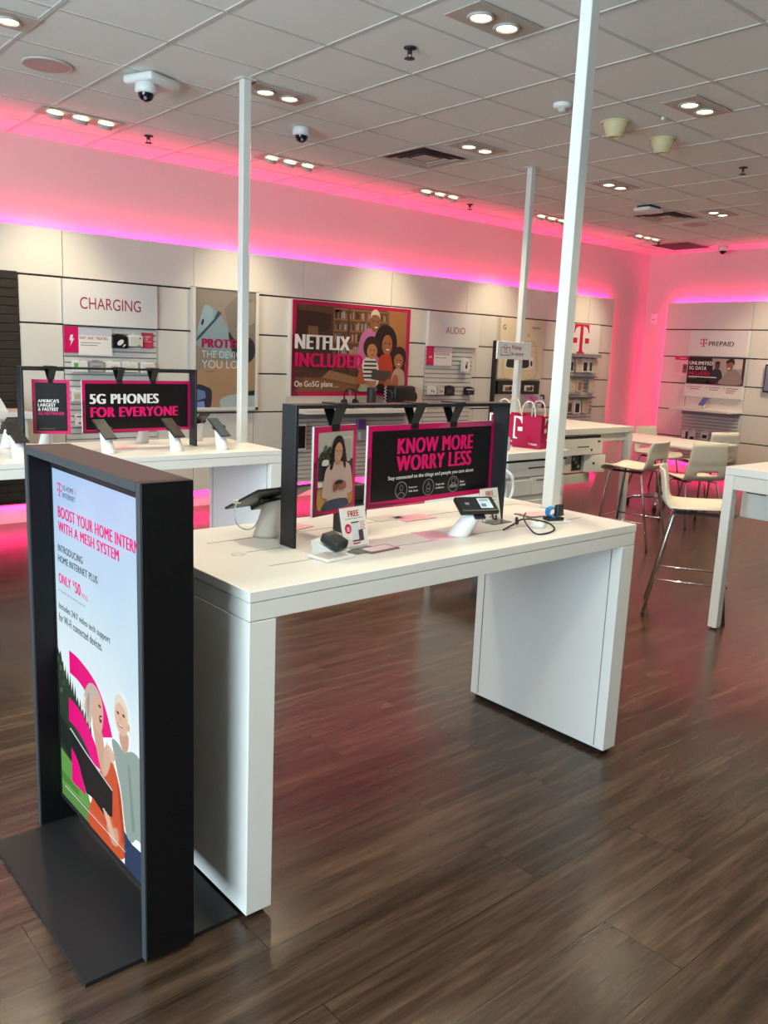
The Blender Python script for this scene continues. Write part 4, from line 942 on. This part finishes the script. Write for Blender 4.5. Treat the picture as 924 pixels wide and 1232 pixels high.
# pink cards
def card(x, y, w_, d, rz, lb, m=PINKC, holder=False):
    t = thing('price_card', lb, 'card', (x, y, HT), rz, 'flat cards on the long table')
    b = MB(); b.box(-w_/2, w_/2, -d/2, d/2, 0 if not holder else .004, .0025 if not holder else .0065, m)
    b.build('card', t)
    b = MB(); zz = (.003 if not holder else .007)
    for i in range(3):
        v = [b.bm.verts.new(c) for c in ((-w_*.35, -d*.25+i*d*.2, zz), (w_*.3-i*w_*.1, -d*.25+i*d*.2, zz), (w_*.3-i*w_*.1, -d*.2+i*d*.2, zz), (-w_*.35, -d*.2+i*d*.2, zz))]; b._tag([b.bm.faces.new(v)], pm('e08aa0'))
    b.build('print', t)
    if holder:
        b = MB(); b.box(-w_/2-.012, w_/2+.012, -d/2-.006, d/2+.006, 0, .004, CLEAR); b.build('holder', t)
card(1.912, 1.953, .105, .115, -.15, 'flat pink card beside the hotspot stand')
card(2.06, 2.215, .15, .09, .0, 'flat pink card behind the KNOW MORE poster')
card(1.585, 2.30, .10, .10, .3, 'flat pink card behind the woman poster')
card(2.545, 2.02, .16, .075, -.1, 'pale pink card in clear holder by the thick pole', pm('efc9cc'), True)
card(1.96, 2.26, .13, .08, .05, 'grey white card lying behind the poster gap', pm('d6cfc8'))

# mobile hotspot on stand
t = thing('mobile_hotspot', 'black mobile hotspot on a white tilted stand', 'hotspot', (1.99, 1.915, HT), -.35)
b = MB(); stand_geo(b, .082, -.012, .036, .028, .052); b.build('stand', t)
M = Matrix.Translation((0.056, -.012, .102)) @ Matrix.Rotation(math.radians(30), 4, 'X')
b = MB(); b2 = MB(); b2.box(-.072, .072, -.040, .040, -.010, .010, PLASTB, .008, 3); b.merge(b2.bm, PLASTB, M, False); b2.bm.free(); b.build('body', t)
b = MB(); 
def mq(q, z, m): b._tag([b.bm.faces.new([b.bm.verts.new(M @ Vector((c[0], c[1], z))) for c in ((q[0], q[2]), (q[1], q[2]), (q[1], q[3]), (q[0], q[3]))])], m)
mq((.006, .052, -.024, .026), .0105, pm('cfdde6')); mq((.012, .03, -.018, -.002), .0109, pm('5d7f9c')); mq((.012, .045, .012, .02), .0109, pm('8fa5b5')); b.build('screen', t, norm=False)
b = MB(); mq((-.045, -.03, -.006, .006), .0106, GREYP); b.build('logo_mark', t, norm=False)
b = MB(); b2 = MB(); b2.box(-.02, .02, -.05, .05, -.018, -.008, PLASTB, .002, 1); b.merge(b2.bm, PLASTB, M); b2.bm.free(); b.tube([M @ Vector(c) for c in ((.045, -.04, -.005), (.045, -.052, -.012), (.06, -.05, -.02), (.068, -.03, -.02))], .0035, PLASTB, 6); b.build('clamp', t)

# black cable loop, puck, watch
b = MB(); b.tube(curve([(2.185, 1.885, HT+.004), (2.26, 1.905, HT+.012), (2.34, 1.925, HT+.02), (2.40, 1.87, HT+.012), (2.36, 1.80, HT+.004), (2.27, 1.768, HT+.004), (2.235, 1.79, HT+.006), (2.31, 1.90, HT+.025), (2.395, 1.965, HT+.03)], 6, False), .003, PLASTB, 7)
b.cone((2.29, 1.915, HT+.012), (2.335, 1.955, HT+.018), .006, .006, PLASTB, 8)
tag(b.build('black_cable'), 'thin black cable looped loosely near the table edge', 'cable')
t = thing('tracker_puck', 'flat white round tracker puck inside the cable loop', 'tracker', (2.345, 1.868, HT))
b = MB(); b.lathe((0, 0, 0), [(.0, 0), (.030, 0), (.033, .006), (.026, .016), (.012, .020), (0, .0205)], PLASTW, 24); b.build('body', t)
b = MB(); b.lathe((0, 0, .0202), [(.008, 0), (.006, .001), (0, .001)], GREYP, 14); b.build('button', t)
t = thing('watch_stand', 'white square charging base under the blue strapped watch', 'watch stand', (2.485, 1.905, HT), -.25)
b = MB(); b.box(-.055, .055, -.04, .04, 0, .006, PLASTW, .002); b.build('base', t)
b = MB(); b.box(-.036, .036, -.022, .022, .006, .018, PLASTB, .006, 3); b.build('dock', t)
t = thing('smart_watch', 'black smart watch with bright blue strap on its charger', 'watch', (2.485, 1.905, HT+.018), -.25)
b = MB(); b2 = MB(); b2.box(-.020, .020, -.010, .010, -.022, .022, PLASTB, .006, 3); b.merge(b2.bm, PLASTB, Matrix.Translation((.014, -.012, .026)) @ Matrix.Rotation(.35, 4, 'Z'), False); b2.bm.free(); b.build('case', t)
b = MB()
for a in range(9):
    pass
pts_o = [(-.034+.0*i, 0, 0) for i in range(1)]
ring_ = [(math.cos(a)*.019, math.sin(a)*.017) for a in [PI*.15+i*PI*1.7/14 for i in range(15)]]
for (xa, za), (xb, zb) in zip(ring_, ring_[1:]):
    b.bm.verts.ensure_lookup_table(); v = [b.bm.verts.new(c) for c in ((-.010+xa, -.016, .019+za), (-.010+xb, -.016, .019+zb), (-.010+xb, .012, .019+zb), (-.010+xa, .012, .019+za))]; b._tag([b.bm.faces.new(v)], BLUE)
bmesh.ops.remove_doubles(b.bm, verts=b.bm.verts[:], dist=1e-5); bmesh.ops.solidify(b.bm, geom=b.bm.faces[:], thickness=.003); b.build('strap', t)

# ================================================================= KIOSK
t = thing('digital_kiosk', 'tall black floor kiosk with a lit home internet advert', 'kiosk', (.845, 2.105, 0), -PI/2)
# local frame: x runs along the screen (viewer's left to right), -y is the viewing side
hw, y0_, y1_ = .388, -.066, .062; hz0, hz1, th = .012, 1.203, .024
b = MB(); b.prism([(-.365, -.21), (.365, -.21), (.365, .205), (-.365, .205)], 'Z', 0, .012, BLACKP); b.build('base_plate', t)
for s in (-1, 1):
    b = MB(); b.box(min(s*hw, s*(hw-th)), max(s*hw, s*(hw-th)), y0_, y1_, hz0, hz1, KIOBLK, .0015, 1); b.build('side_panel', t)
b = MB(); b.box(-hw+th, hw-th, y0_, y1_, hz1-th, hz1, mat('kiosk_top_reflection', '2c2624', .5, vary=.06), .0015, 1); b.build('top_panel', t)  # lighter, warmer base colour paints in the ceiling's reflection on the black top
b = MB()
for q in ((-hw, -hw+th, hz0, hz1), (hw-th, hw, hz0, hz1), (-hw+th, hw-th, hz1-th, hz1)): b.box(q[0]+.001, q[1]-.001, y0_-.002, y0_+.001, q[2]+.001, q[3]-.001, KIOTOP)
b.build('front_edge', t)
ZS0, ZS1 = .105, 1.139; sw = hw-th-.006; ys = .0
b = MB(); b.box(-hw+th, hw-th, ys+.002, ys+.05, ZS0-.014, ZS1+.014, PLASTB, .002, 1); b.box(-hw+th, -sw, ys-.003, ys+.003, ZS0-.012, ZS1+.012, PLASTB); b.box(sw, hw-th, ys-.003, ys+.003, ZS0-.012, ZS1+.012, PLASTB); b.box(-sw, sw, ys-.003, ys+.003, ZS1, ZS1+.012, PLASTB); b.box(-sw, sw, ys-.003, ys+.003, ZS0-.012, ZS0, PLASTB); b.build('screen_housing', t)
ES = .95
def sm(c): return pm(c, ES)
def K(u, v): return (-sw+u*2*sw, ZS0+v*(ZS1-ZS0))
def sky_screen():
    m = bpy.data.materials.new('screen_sky'); m.use_nodes = True; nt = m.node_tree; b_ = nt.nodes['Principled BSDF']
    b_.inputs['Base Color'].default_value = (.004, .004, .004, 1); b_.inputs['Roughness'].default_value = .3
    tc = nt.nodes.new('ShaderNodeTexCoord'); sp = nt.nodes.new('ShaderNodeSeparateXYZ'); mr = nt.nodes.new('ShaderNodeMapRange'); cr = nt.nodes.new('ShaderNodeValToRGB'); n = nt.nodes.new('ShaderNodeTexNoise'); n.inputs['Scale'].default_value = 4
    ad = nt.nodes.new('ShaderNodeMath'); ad.operation = 'MULTIPLY_ADD'; ad.inputs[1].default_value = .35; ad.inputs[2].default_value = -.17
    a2 = nt.nodes.new('ShaderNodeMath'); L = nt.links.new
    L(tc.outputs['Object'], sp.inputs[0]); L(sp.outputs['Z'], mr.inputs[0]); mr.inputs['From Min'].default_value = ZS0; mr.inputs['From Max'].default_value = ZS1
    L(tc.outputs['Object'], n.inputs[0]); L(n.outputs['Fac'], ad.inputs[0]); L(ad.outputs[0], a2.inputs[0]); L(mr.outputs[0], a2.inputs[1]); L(a2.outputs[0], cr.inputs[0])
    e = cr.color_ramp.elements; e[0].position = .25; e[0].color = (*hexc('f2f8f8'), 1); e[1].position = 1.0; e[1].color = (*hexc('a9c8ee'), 1); q = e.new(.6); q.color = (*hexc('c8e2ee'), 1)
    L(cr.outputs[0], b_.inputs['Emission Color']); b_.inputs['Emission Strength'].default_value = ES
    return m
b = MB(); b.quad(-sw, sw, ZS0, ZS1, ys, sky_screen())
def KP(pts, k, c, n=0): b.poly([K(*p) for p in (curve(pts, n) if n else pts)], ys-k*.00025, sm(c))
def KE(u, v, ru, rv, k, c, a=0): p = K(u, v); b.ell(p[0], p[1], ru*2*sw, rv*(ZS1-ZS0), ys-k*.00025, sm(c), 24, a)
KP([(0, 0), (.40, 0), (.38, .06), (.30, .075), (.12, .13), (0, .19)], 1, '5b8a46'); KP([(0, .03), (.34, .05), (.3, .09), (.1, .15), (0, .185)], 2, '5f9a48'); KP([(0, .08), (.2, .07), (.2, .05), (0, .05)], 3, '4d8038')
tr = [(0, .15), (0, .47), (.02, .45), (.035, .465), (.05, .43)]
random.seed(5)
for i in range(12): tr += [(.06+i*.026, .425-i*.010+random.uniform(0, .02)), (.072+i*.026, .395-i*.010)]
KP(tr+[(.38, .12), (.2, .13)], 3, '2c3a2c'); KP([(0, .17), (0, .26), (.1, .24), (.2, .19), (.3, .12), (.22, .12)], 4, '1c261d')
for i, (u, v) in enumerate(((.03, .41), (.01, .38), (.06, .37), (.03, .34), (.10, .38), (.07, .40), (.0, .43))): KE(u, v, .018, .008, 5, ('4a5f3c', '33452f', '3c5036')[i % 3], .8)
KP(curve([(.137, .486), (.25, .482), (.404, .455), (.50, .405), (.566, .336)], 5, False)+curve([(.455, .306), (.40, .36), (.302, .401), (.22, .416), (.137, .418)], 5, False), 7, 'e6007e')
KP(curve([(.117, .339), (.25, .325), (.378, .278), (.44, .235), (.457, .206)], 5, False)+curve([(.36, .205), (.30, .235), (.25, .25), (.19, .262), (.113, .266)], 5, False), 7, 'e6007e')
KP(curve([(.13, .186), (.2, .162), (.255, .12), (.281, .081)], 5, False)+[(.128, .078)], 7, 'e6007e')
# woman in orange
KP([(.342, .086), (.36, .14), (.46, .22), (.52, .262), (.58, .255), (.63, .20), (.655, .12), (.672, .046), (.60, .0), (.32, .0), (.31, .05)], 8, 'c9542f', 4); KP([(.60, .22), (.62, .21), (.665, .06), (.64, .06)], 8.5, 'a8431f')
KP([(.375, .34), (.40, .27), (.46, .20), (.50, .22), (.48, .30), (.45, .33)], 9, 'c9a48e', 4)
KP([(.36, .38), (.37, .43), (.42, .438), (.465, .42), (.482, .385), (.475, .345), (.445, .313), (.40, .32), (.37, .34)], 10, 'd2ae98', 4)
KP([(.30, .34), (.285, .37), (.31, .41), (.35, .437), (.395, .443), (.44, .435), (.455, .415), (.41, .415), (.375, .395), (.37, .36), (.36, .325), (.335, .31)], 11, 'bfb3a8', 5); KP([(.33, .33), (.32, .38), (.35, .41), (.345, .36)], 12, 'a39689', 3)
for i in range(4): KE(.278+.006*i, .345+.012*i, .012, .006, 12, 'e8e2d4')
KE(.452, .395, .014, .004, 12, '5a4438'); KP([(.445, .365), (.472, .372), (.468, .352), (.45, .35)], 12, '6a2a2a', 3); KP([(.45, .362), (.472, .368), (.468, .36)], 13, 'f0e8e0')
# boy
KP([(.56, .328), (.62, .335), (.67, .325), (.74, .345), (.80, .345), (.86, .32), (1, .28), (1, .10), (.79, .115), (.73, .09), (.675, .10), (.64, .20), (.60, .26)], 8.6, '8fa39c', 4); KP([(.70, .30), (.72, .30), (.76, .13), (.73, .12)], 8.8, '7c918b'); KP([(.655, .10), (.73, .085), (1, .10), (1, 0), (.66, .0)], 8.4, '2c3c5c')
KP([(.635, .345), (.64, .38), (.71, .38), (.71, .345), (.675, .322)], 9.5, 'c8a08a', 3); KE(.655, .418, .062, .052, 10, 'dab7a2', -.1); KP([(.592, .42), (.60, .455), (.635, .475), (.68, .468), (.715, .43), (.712, .405), (.69, .44), (.64, .452), (.61, .44)], 11, 'e0d6c4', 5)
KE(.625, .421, .011, .004, 12, '4a3c34'); KE(.675, .425, .011, .004, 12, '4a3c34'); KE(.645, .391, .024, .005, 12, 'b0746a'); KE(.645, .3925, .018, .002, 13, 'f0e8e0'); KE(.715, .405, .012, .013, 10.5, 'd0a890'); KE(.648, .408, .008, .006, 11, 'cfa692')
# hand on the shoulder
KP([(.476, .215), (.482, .27), (.51, .30), (.545, .305), (.585, .292), (.59, .278), (.55, .262), (.53, .235), (.495, .205)], 14, 'd2ae98', 4)
for i in range(4): KP([(.505+.012*i, .305-.012*i), (.515+.012*i, .309-.012*i), (.578+.004*i, .296-.010*i), (.572+.004*i, .290-.010*i)], 15, 'dcbba6')
# tablet, holding hand
KP([(.126, .245), (.14, .25), (.30, .222), (.564, .187), (.556, .105), (.47, .085), (.37, .10), (.293, .094), (.25, .13), (.198, .182)], 16, '17191c'); KP([(.126, .245), (.14, .25), (.30, .222), (.564, .187), (.562, .182), (.30, .216), (.14, .243)], 17, 'c8ccd0')
KP([(.50, .06), (.52, .085), (.56, .075), (.595, .085), (.612, .06), (.60, .035), (.57, .026), (.54, .03)], 17, 'c9a088', 4)
for i in range(3): KP([(.462+.022*i, .102-.002*i), (.482+.022*i, .106-.003*i), (.56+.012*i, .050), (.54+.012*i, .045)], 18, 'd6b29c')
KP([(.053, .041), (.675, .044), (.675, .046), (.053, .043)], 19, 'f2f4ee')
b.build('screen', t, norm=False)
b = MB(); yl = ys-.006; MG = sm('e6007e'); BK = sm('2c2f36')
def KT(s_, u0, u1, v0, v1, m, bold=.0, clip=None): p0, p1 = K(u0, v0), K(u1, v1); b.text(s_, p0[0], p1[0], p0[1], p1[1], yl, m, bold, clip)
KT('BOOST YOUR HOME INTERNET', .075, .905, .867, .899, MG, .045)
KT('WITH A MESH SYSTEM', .073, .672, .827, .856, MG, .045)
KT('INTRODUCING', .063, .328, .768, .788, BK, .03); KT('HOME INTERNET PLUS', .060, .472, .737, .757, BK, .03)
KT('ONLY', .060, .197, .676, .704, MG, .045); KT('$', .215, .235, .690, .706, MG, .02); KT('50', .238, .298, .674, .706, MG, .045); KT('/mo.', .302, .375, .672, .692, MG, .0)
KT('w/ AutoPay and a premium voice line', .056, .342, .649, .656, BK, 0)
KT('Includes 24/7 video tech support', .053, .577, .592, .616, BK, .025); KT('for Wi-Fi connected devices.', .050, .50, .560, .584, BK, .025)
KT('5G HOME', .134, .250, .949, .963, BK, .02); KT('INTERNET', .134, .268, .928, .942, BK, .02)
p = K(.100, .928); T_LOGO(b, p[0], p[1], .038, yl, MG)
for i, r in enumerate((.005, .010)):
    p = K(.262, .956); b.poly([(p[0]+r*math.cos(a), p[1]+r*math.sin(a)) for a in (-.9, -.45, 0, .45, .9)]+[(p[0]+(r-.003)*math.cos(a), p[1]+(r-.003)*math.sin(a)) for a in (.9, .45, 0, -.45, -.9)], yl, MG)
b.build('lettering', t, norm=False)

# ================================================================= COUNTERS
def slot_front(b, x0, x1, z0, z1, y, t_=.018): b.box(x0, x1, y-t_, y, z0, z1, WHITE, .002, 1)
# drawer unit with the bags
t = thing('drawer_counter', 'white drawer counter with magenta bags on top', 'counter', (3.735, 3.225, 0))
W_, D_ = .575, .72
b = MB(); b.box(0, W_, 0, D_, HC-.045, HC, WHITE, .002, 1); b.build('counter_top', t)
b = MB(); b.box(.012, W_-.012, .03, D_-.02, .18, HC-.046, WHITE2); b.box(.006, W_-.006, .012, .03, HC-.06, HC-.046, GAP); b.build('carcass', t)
def drawer(parent, x0, x1, z0, z1, y, slot=True, lock=True):
    b = MB(); b.box(x0, x1, y-.018, y, z0, z1, WHITE, .002, 1); d = b.build('drawer', parent)
    cx = (x0+x1)/2
    if slot:
        b = MB(); b.box(cx-.085, cx+.075, y-.0195, y-.0175, (z0+z1)/2-.003, (z0+z1)/2+.005, PLASTB); b.build('pull_slot', d)
    if lock:
        b = MB(); b.cone((cx+.11, y-.0175, (z0+z1)/2-.03), (cx+.11, y-.021, (z0+z1)/2-.03), .011, .011, PLASTB, 12); b.box(cx+.19, cx+.225, y-.0195, y-.0175, z1-.035, z1-.02, PLASTB); b.build('lock', d)
drawer(t, .02, W_-.015, .805, .905, .03)
drawer(t, .02, .245, .69, .785, .03, False, False); drawer(t, .249, W_-.015, .69, .797, .03, False, False)
b = MB(); b.box(.29, .37, .0105, .0125, .775, .781, PLASTB); b.build('pull_slot', t)
drawer(t, .02, W_-.015, .40, .655, .03, True, False)
b = MB()
for x in (.03, W_-.08): 
    for y in (.05, D_-.09): b.box(x, x+.05, y, y+.05, 0, .19, WHITE)
b.build('feet', t)
# bags
def bag(loc, rz, lb, w_=.19, d=.155, h=.20):
    t = thing('shopping_bag', lb, 'bag', loc, rz, 'magenta paper bags on the drawer counter')
    b = MB(); k = .004
    b.box(-w_/2, w_/2, -d/2, d/2, 0, h, BAG)
    top = max(b.bm.faces, key=lambda f: f.calc_center_median().z); b.bm.faces.remove(top)
    bmesh.ops.solidify(b.bm, geom=b.bm.faces[:], thickness=.0015); b.build('bag_body', t)
    b = MB()
    for yy in (-d/2-.0012,):
        T_LOGO(b, -w_/2, .055, .14, yy, PRWHITE, 1.0, half=1); b.text('T Mobile', .015, .075, .022, .034, yy, PRWHITE, .02)
    b.build('print_front', t)
    b = MB(); T_LOGO(b, 0.03, .05, .14, 0, PRWHITE); b.text('T', -.06, -.05, .022, .034, 0, PRWHITE, .02); o = b.build('print_side', t); o.location = (w_/2+.0012, 0, 0); o.rotation_euler = (0, 0, PI/2)
    for yy in (-d/2+.006, d/2-.006):
        b = MB(); b.tube(curve([(-.045, yy, h-.03), (-.045, yy, h+.03), (-.03, yy, h+.075), (0, yy, h+.09), (.03, yy, h+.075), (.045, yy, h+.03), (.045, yy, h-.03)], 4, False), .0045, pm('ddd2bc'), 7); b.build('handle', t)
    return t
bag((4.163, 3.409, HC), math.radians(-76.5), 'magenta paper bag with white T and cord handles behind the black frame')
bag((4.195, 3.640, HC), math.radians(-76.5), 'second magenta paper bag, mostly hidden behind the other bag', .20, .15)
t = thing('pump_bottle', 'small clear bottle with pale cap beside the magenta bag', 'bottle', (3.86, 3.36, HC))
b = MB(); b.lathe((0, 0, 0), [(0, 0), (.024, 0), (.026, .01), (.026, .075), (.012, .09), (.011, .10)], pm('a9b4bd'), 18); b.build('bottle_body', t)
b = MB(); b.cone((0, 0, .098), (0, 0, .118), .012, .012, PLASTW, 14); b.tube([(0, 0, .116), (0, 0, .13), (-.022, 0, .13)], .004, PLASTW, 6); b.build('cap', t)

b = MB(); b.tube(curve([(3.72, 3.32, .93), (3.69, 3.26, .90), (3.695, 3.24, .82), (3.72, 3.25, .74), (3.71, 3.30, .60), (3.70, 3.34, .42)], 5, False), .013, PLASTB, 8); tag(b.build('black_cable'), 'thick black cable hanging down the side of the drawer counter', 'cable')
b = MB(); b.tube(curve([(3.715, 3.25, .87), (3.745, 3.20, .83), (3.765, 3.195, .76), (3.745, 3.20, .69), (3.71, 3.24, .62), (3.70, 3.27, .45)], 5, False), .010, PLASTW, 8); tag(b.build('white_cable'), 'white cable bowing out beside the drawer counter front', 'cable')
# open drawer counter
CX0, CX1, CY0, CY1 = 5.38, 6.53, 4.205, 4.98
t = thing('service_counter', 'white service counter with open cash drawer door', 'counter', (CX0, CY0, 0)); W_, D_ = CX1-CX0, CY1-CY0
b = MB(); b.box(0, W_, 0, D_, HC-.05, HC, WHITE, .002, 1); b.build('counter_top', t)
b = MB(); b.box(.06, W_-.06, .03, D_-.03, HC-.12, HC-.051, WHITE2); b.build('apron', t)
for x in (.0, W_-.06):
    for y in (0.005, D_-.065):
        b = MB(); b.box(x+.001, x+.059, y, y+.06, .012, HC-.0505, WHITE, .002, 1); lg = b.build('leg', t); b = MB(); b.cone((x+.03, y+.03, 0), (x+.03, y+.03, .014), .018, .018, CHROME, 12); b.build('glide', lg)
b = MB(); b.box(.62, W_-.08, D_-.03, D_-.015, .52, HC-.06, WHITE2); b.build('modesty_panel', t)
b = MB(); b.box(.12, .70, .04, .55, .735, .885, WHITE2); b.build('drawer_box', t)
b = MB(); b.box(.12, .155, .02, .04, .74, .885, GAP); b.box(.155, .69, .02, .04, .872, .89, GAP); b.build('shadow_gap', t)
drawer(t, .165, .70, .735, .868, .015)
b = MB()
for q in ((.12, .53, .06, .55, .58, .59), (.12, .53, .06, .55, .725, .735), (.12, .13, .06, .55, .58, .735), (.52, .53, .06, .55, .58, .735), (.12, .53, .54, .55, .58, .735)): b.box(*q, WHITE2)
b.box(.12, .345, .045, .062, .585, .73, WHITE, .002, 1); b.build('cupboard', t)
b = MB(); b.box(0, .20, -.018, 0, .0, .150, WHITE, .002, 1); b.cone((.09, -.018, .075), (.09, -.022, .075), .011, .011, PLASTB, 12); dv = b.build('cupboard_door', t); dv.location = (.521, .058, .58); dv.rotation_euler = (0, 0, -.45)
b = MB(); b.box(.346, .519, .075, .5, .591, .724, PLASTB, .002)
for x, z, m in ((.38, .615, GREYP), (.44, .66, GREYP), (.48, .625, PLASTW), (.41, .69, GREYP)): b.cone((x, .075, z), (x, .069, z), .014, .014, m, 10)
b.build('cable_tray', t)
b = MB(); b.box(.10, .62, .05, .12, .485, .565, WHITE2, .002, 1); b.build('lower_rail', t)

# bar counter at the right
BX, BY = 4.535, 2.305
t = thing('bar_counter', 'white bar counter cut off by the picture edge beside a stool', 'counter', (BX, BY, 0))
W_, D_ = 1.5, .75
b = MB(); b.box(0, W_, -D_, 0, HC-.045, HC, WHITE, .002, 1); b.build('counter_top', t)
b = MB(); b.box(.006, W_-.006, -D_+.006, -.006, HC-.125, HC-.0465, WHITE2, .001, 1); b.build('apron', t)
for x in (0, W_-.055):
    for y in (-D_, -.055):
        b = MB(); b.box(x+.0005, x+.0545, y+.0005, y+.0545, .012, HC-.0465, WHITE, .002, 1); lg = b.build('leg', t); b = MB(); b.cone((x+.0275, y+.0275, 0), (x+.0275, y+.0275, .014), .018, .018, CHROME, 12); b.build('glide', lg)
b = MB(); b.box(.17, .60, -.62, -.03, .655, HC-.1255, WHITE2, .003, 1); dw = b.build('drawer_box', t)
b = MB(); b.box(.1685, .171, -.17, -.055, .797, .803, GAP); b.build('pull_slot', dw)

# ================================================================= STOOLS, CHAIRS, LOW TABLE
def shell(b, zs, sw_=.43, bh=.23):
    prof = [(.225, -.035), (.215, -.012), (.18, .0), (.10, -.004), (0, -.010), (-.10, -.012), (-.155, -.002), (-.185, .03), (-.198, .08), (-.205, .14), (-.215, .19), (-.225, bh)]
    cols = 12; grid = []
    P2 = curve(prof, 3, False); nP = len(P2)
    for i, (yy, zz) in enumerate(P2):
        f = i/(nP-1); wd = sw_*(.90+.10*math.sin(min(1, f*1.6)*PI*.5))*(1 - .10*max(0, f-.7)/.3)
        row = []
        for k in range(cols+1):
            u = k/cols*2-1
            cup = (.018*u*u if f < .5 else 0); fw_ = (.030*u*u if f >= .5 else .0)
            edge = wd/2*u*(1 - (.06 if (i < 2 or i > nP-3) and abs(u) > .9 else 0))
            row.append(b.bm.verts.new((edge, yy+fw_, zs+zz+cup)))
        grid.append(row)
    fs = []
    for i in range(nP-1):
        f = (i+.5)/(nP-1)
        for k in range(cols):
            if .66 < f < .74 and 3 <= k <= 8: continue      # hand slot low in the back
            fs.append(b.bm.faces.new([grid[i][k], grid[i][k+1], grid[i+1][k+1], grid[i+1][k]]))
    b._tag(fs, SHELL, True)
    bmesh.ops.recalc_face_normals(b.bm, faces=b.bm.faces[:]); bmesh.ops.solidify(b.bm, geom=b.bm.faces[:], thickness=.011)
    for f in b.bm.faces: f.smooth = True
def stool(name, label, cat, loc, rz, hs, group, rest=True, bh=.23):
    t = thing(name, label, cat, loc, rz, group)
    b = MB(); shell(b, hs, bh=bh); b.build('seat_shell', t)
    zt = hs-.03
    for sx in (-1, 1):
        for yt, yf in ((.165, .228), (-.115, -.232)):
            b = MB(); b.tube([(sx*.20, yf, .012), (sx*.165, yt, zt-.02), (sx*.155, yt*.94, zt), (sx*.10, yt*.8, zt+.008)], .0095, CHROME, 10); lg = b.build('leg', t)
            b = MB(); b.cone((sx*.2005, yf, 0), (sx*.2, yf, .02), .012, .0115, PLASTB, 10); b.build('foot_glide', lg)
    b = MB()
    for sx in (-1, 1): b.box(sx*.13-.012, sx*.13+.012, -.10, .15, zt-.004, zt+.012, PLASTB, .002, 1)
    b.build('under_frame', t)
    if rest:
        f = 1-.25/hs; z = .225
        g = z/(zt-.02); y0_, y1_ = -.232+(.117)*g, .228-.063*g; xx = .20-.035*g
        for sx in (-1, 1):
            b = MB(); b.tube([(sx*xx, y0_, z), (sx*xx, y1_, z)], .0065, CHROME, 8); b.build('footrest', t)
        b = MB(); b.tube([(-xx, y1_+.0, z), (-xx, y1_+.02, z-.002), (xx, y1_+.02, z-.002), (xx, y1_, z)], .0065, CHROME, 8); b.build('footrest', t)
    return t
G = 'cream shell seats with chrome legs'
stool('bar_stool', 'cream shell bar stool standing sideways beside the bar counter', 'stool', (4.73, 2.575, 0), math.radians(209.8), .665, G)
stool('bar_stool', 'cream shell bar stool in front of the service counter', 'stool', (6.12, 3.88, 0), math.radians(10), .655, G)
stool('bar_stool', 'bar stool behind the service counter, only chrome legs showing', 'stool', (6.25, 5.42, 0), math.radians(180), .655, G)
stool('cafe_chair', 'cream shell chair with large back turned to us near low table', 'chair', (7.45, 4.08, 0), math.radians(-28), .45, G, False, .36)
stool('cafe_chair', 'cream shell chair directly behind the chair with turned back', 'chair', (8.80, 4.66, 0), math.radians(-22), .45, G, False, .36)
stool('cafe_chair', 'cream shell chair beyond the low table against the pink corner', 'chair', (9.02, 5.47, 0), math.radians(172), .45, G, False, .31)
t = thing('cafe_table', 'low white rectangular table on a chrome pedestal', 'table', (8.13, 4.75, 0), 0.0)
b = MB(); b.box(-.55, .30, -.56, .65, .695, .72, WHITE, .006, 2); b.build('tabletop', t)
b = MB(); b.cone((-.05, .05, .10), (-.05, .05, .694), .038, .038, CHROME, 18); b.lathe((-.05, .05, .10), [(.07, 0), (.07, .03), (.045, .05)], CHROME, 18); b.build('column', t)
for k in range(4):
    a = k*PI/2+.4; b = MB(); b.tube([(-.05, .05, .115), (-.05+.28*math.cos(a), .05+.28*math.sin(a), .085), (-.05+.34*math.cos(a), .05+.34*math.sin(a), .05)], [.022, .018, .014], CHROME, 10); lg = b.build('leg', t); b = MB(); b.cone((-.05+.34*math.cos(a), .05+.34*math.sin(a), 0), (-.05+.34*math.cos(a), .05+.34*math.sin(a), .055), .022, .02, PLASTB, 12); b.build('caster', lg)

# bits of litter on the floor
b = MB(); b.lathe((.735, 1.505, 0), [(0, .0), (.004, .001), (.005, .004), (.003, .007), (0, .008)], PLASTW, 9); tag(b.build('litter_bit'), 'tiny white litter bit on the floor before the kiosk base', 'litter')
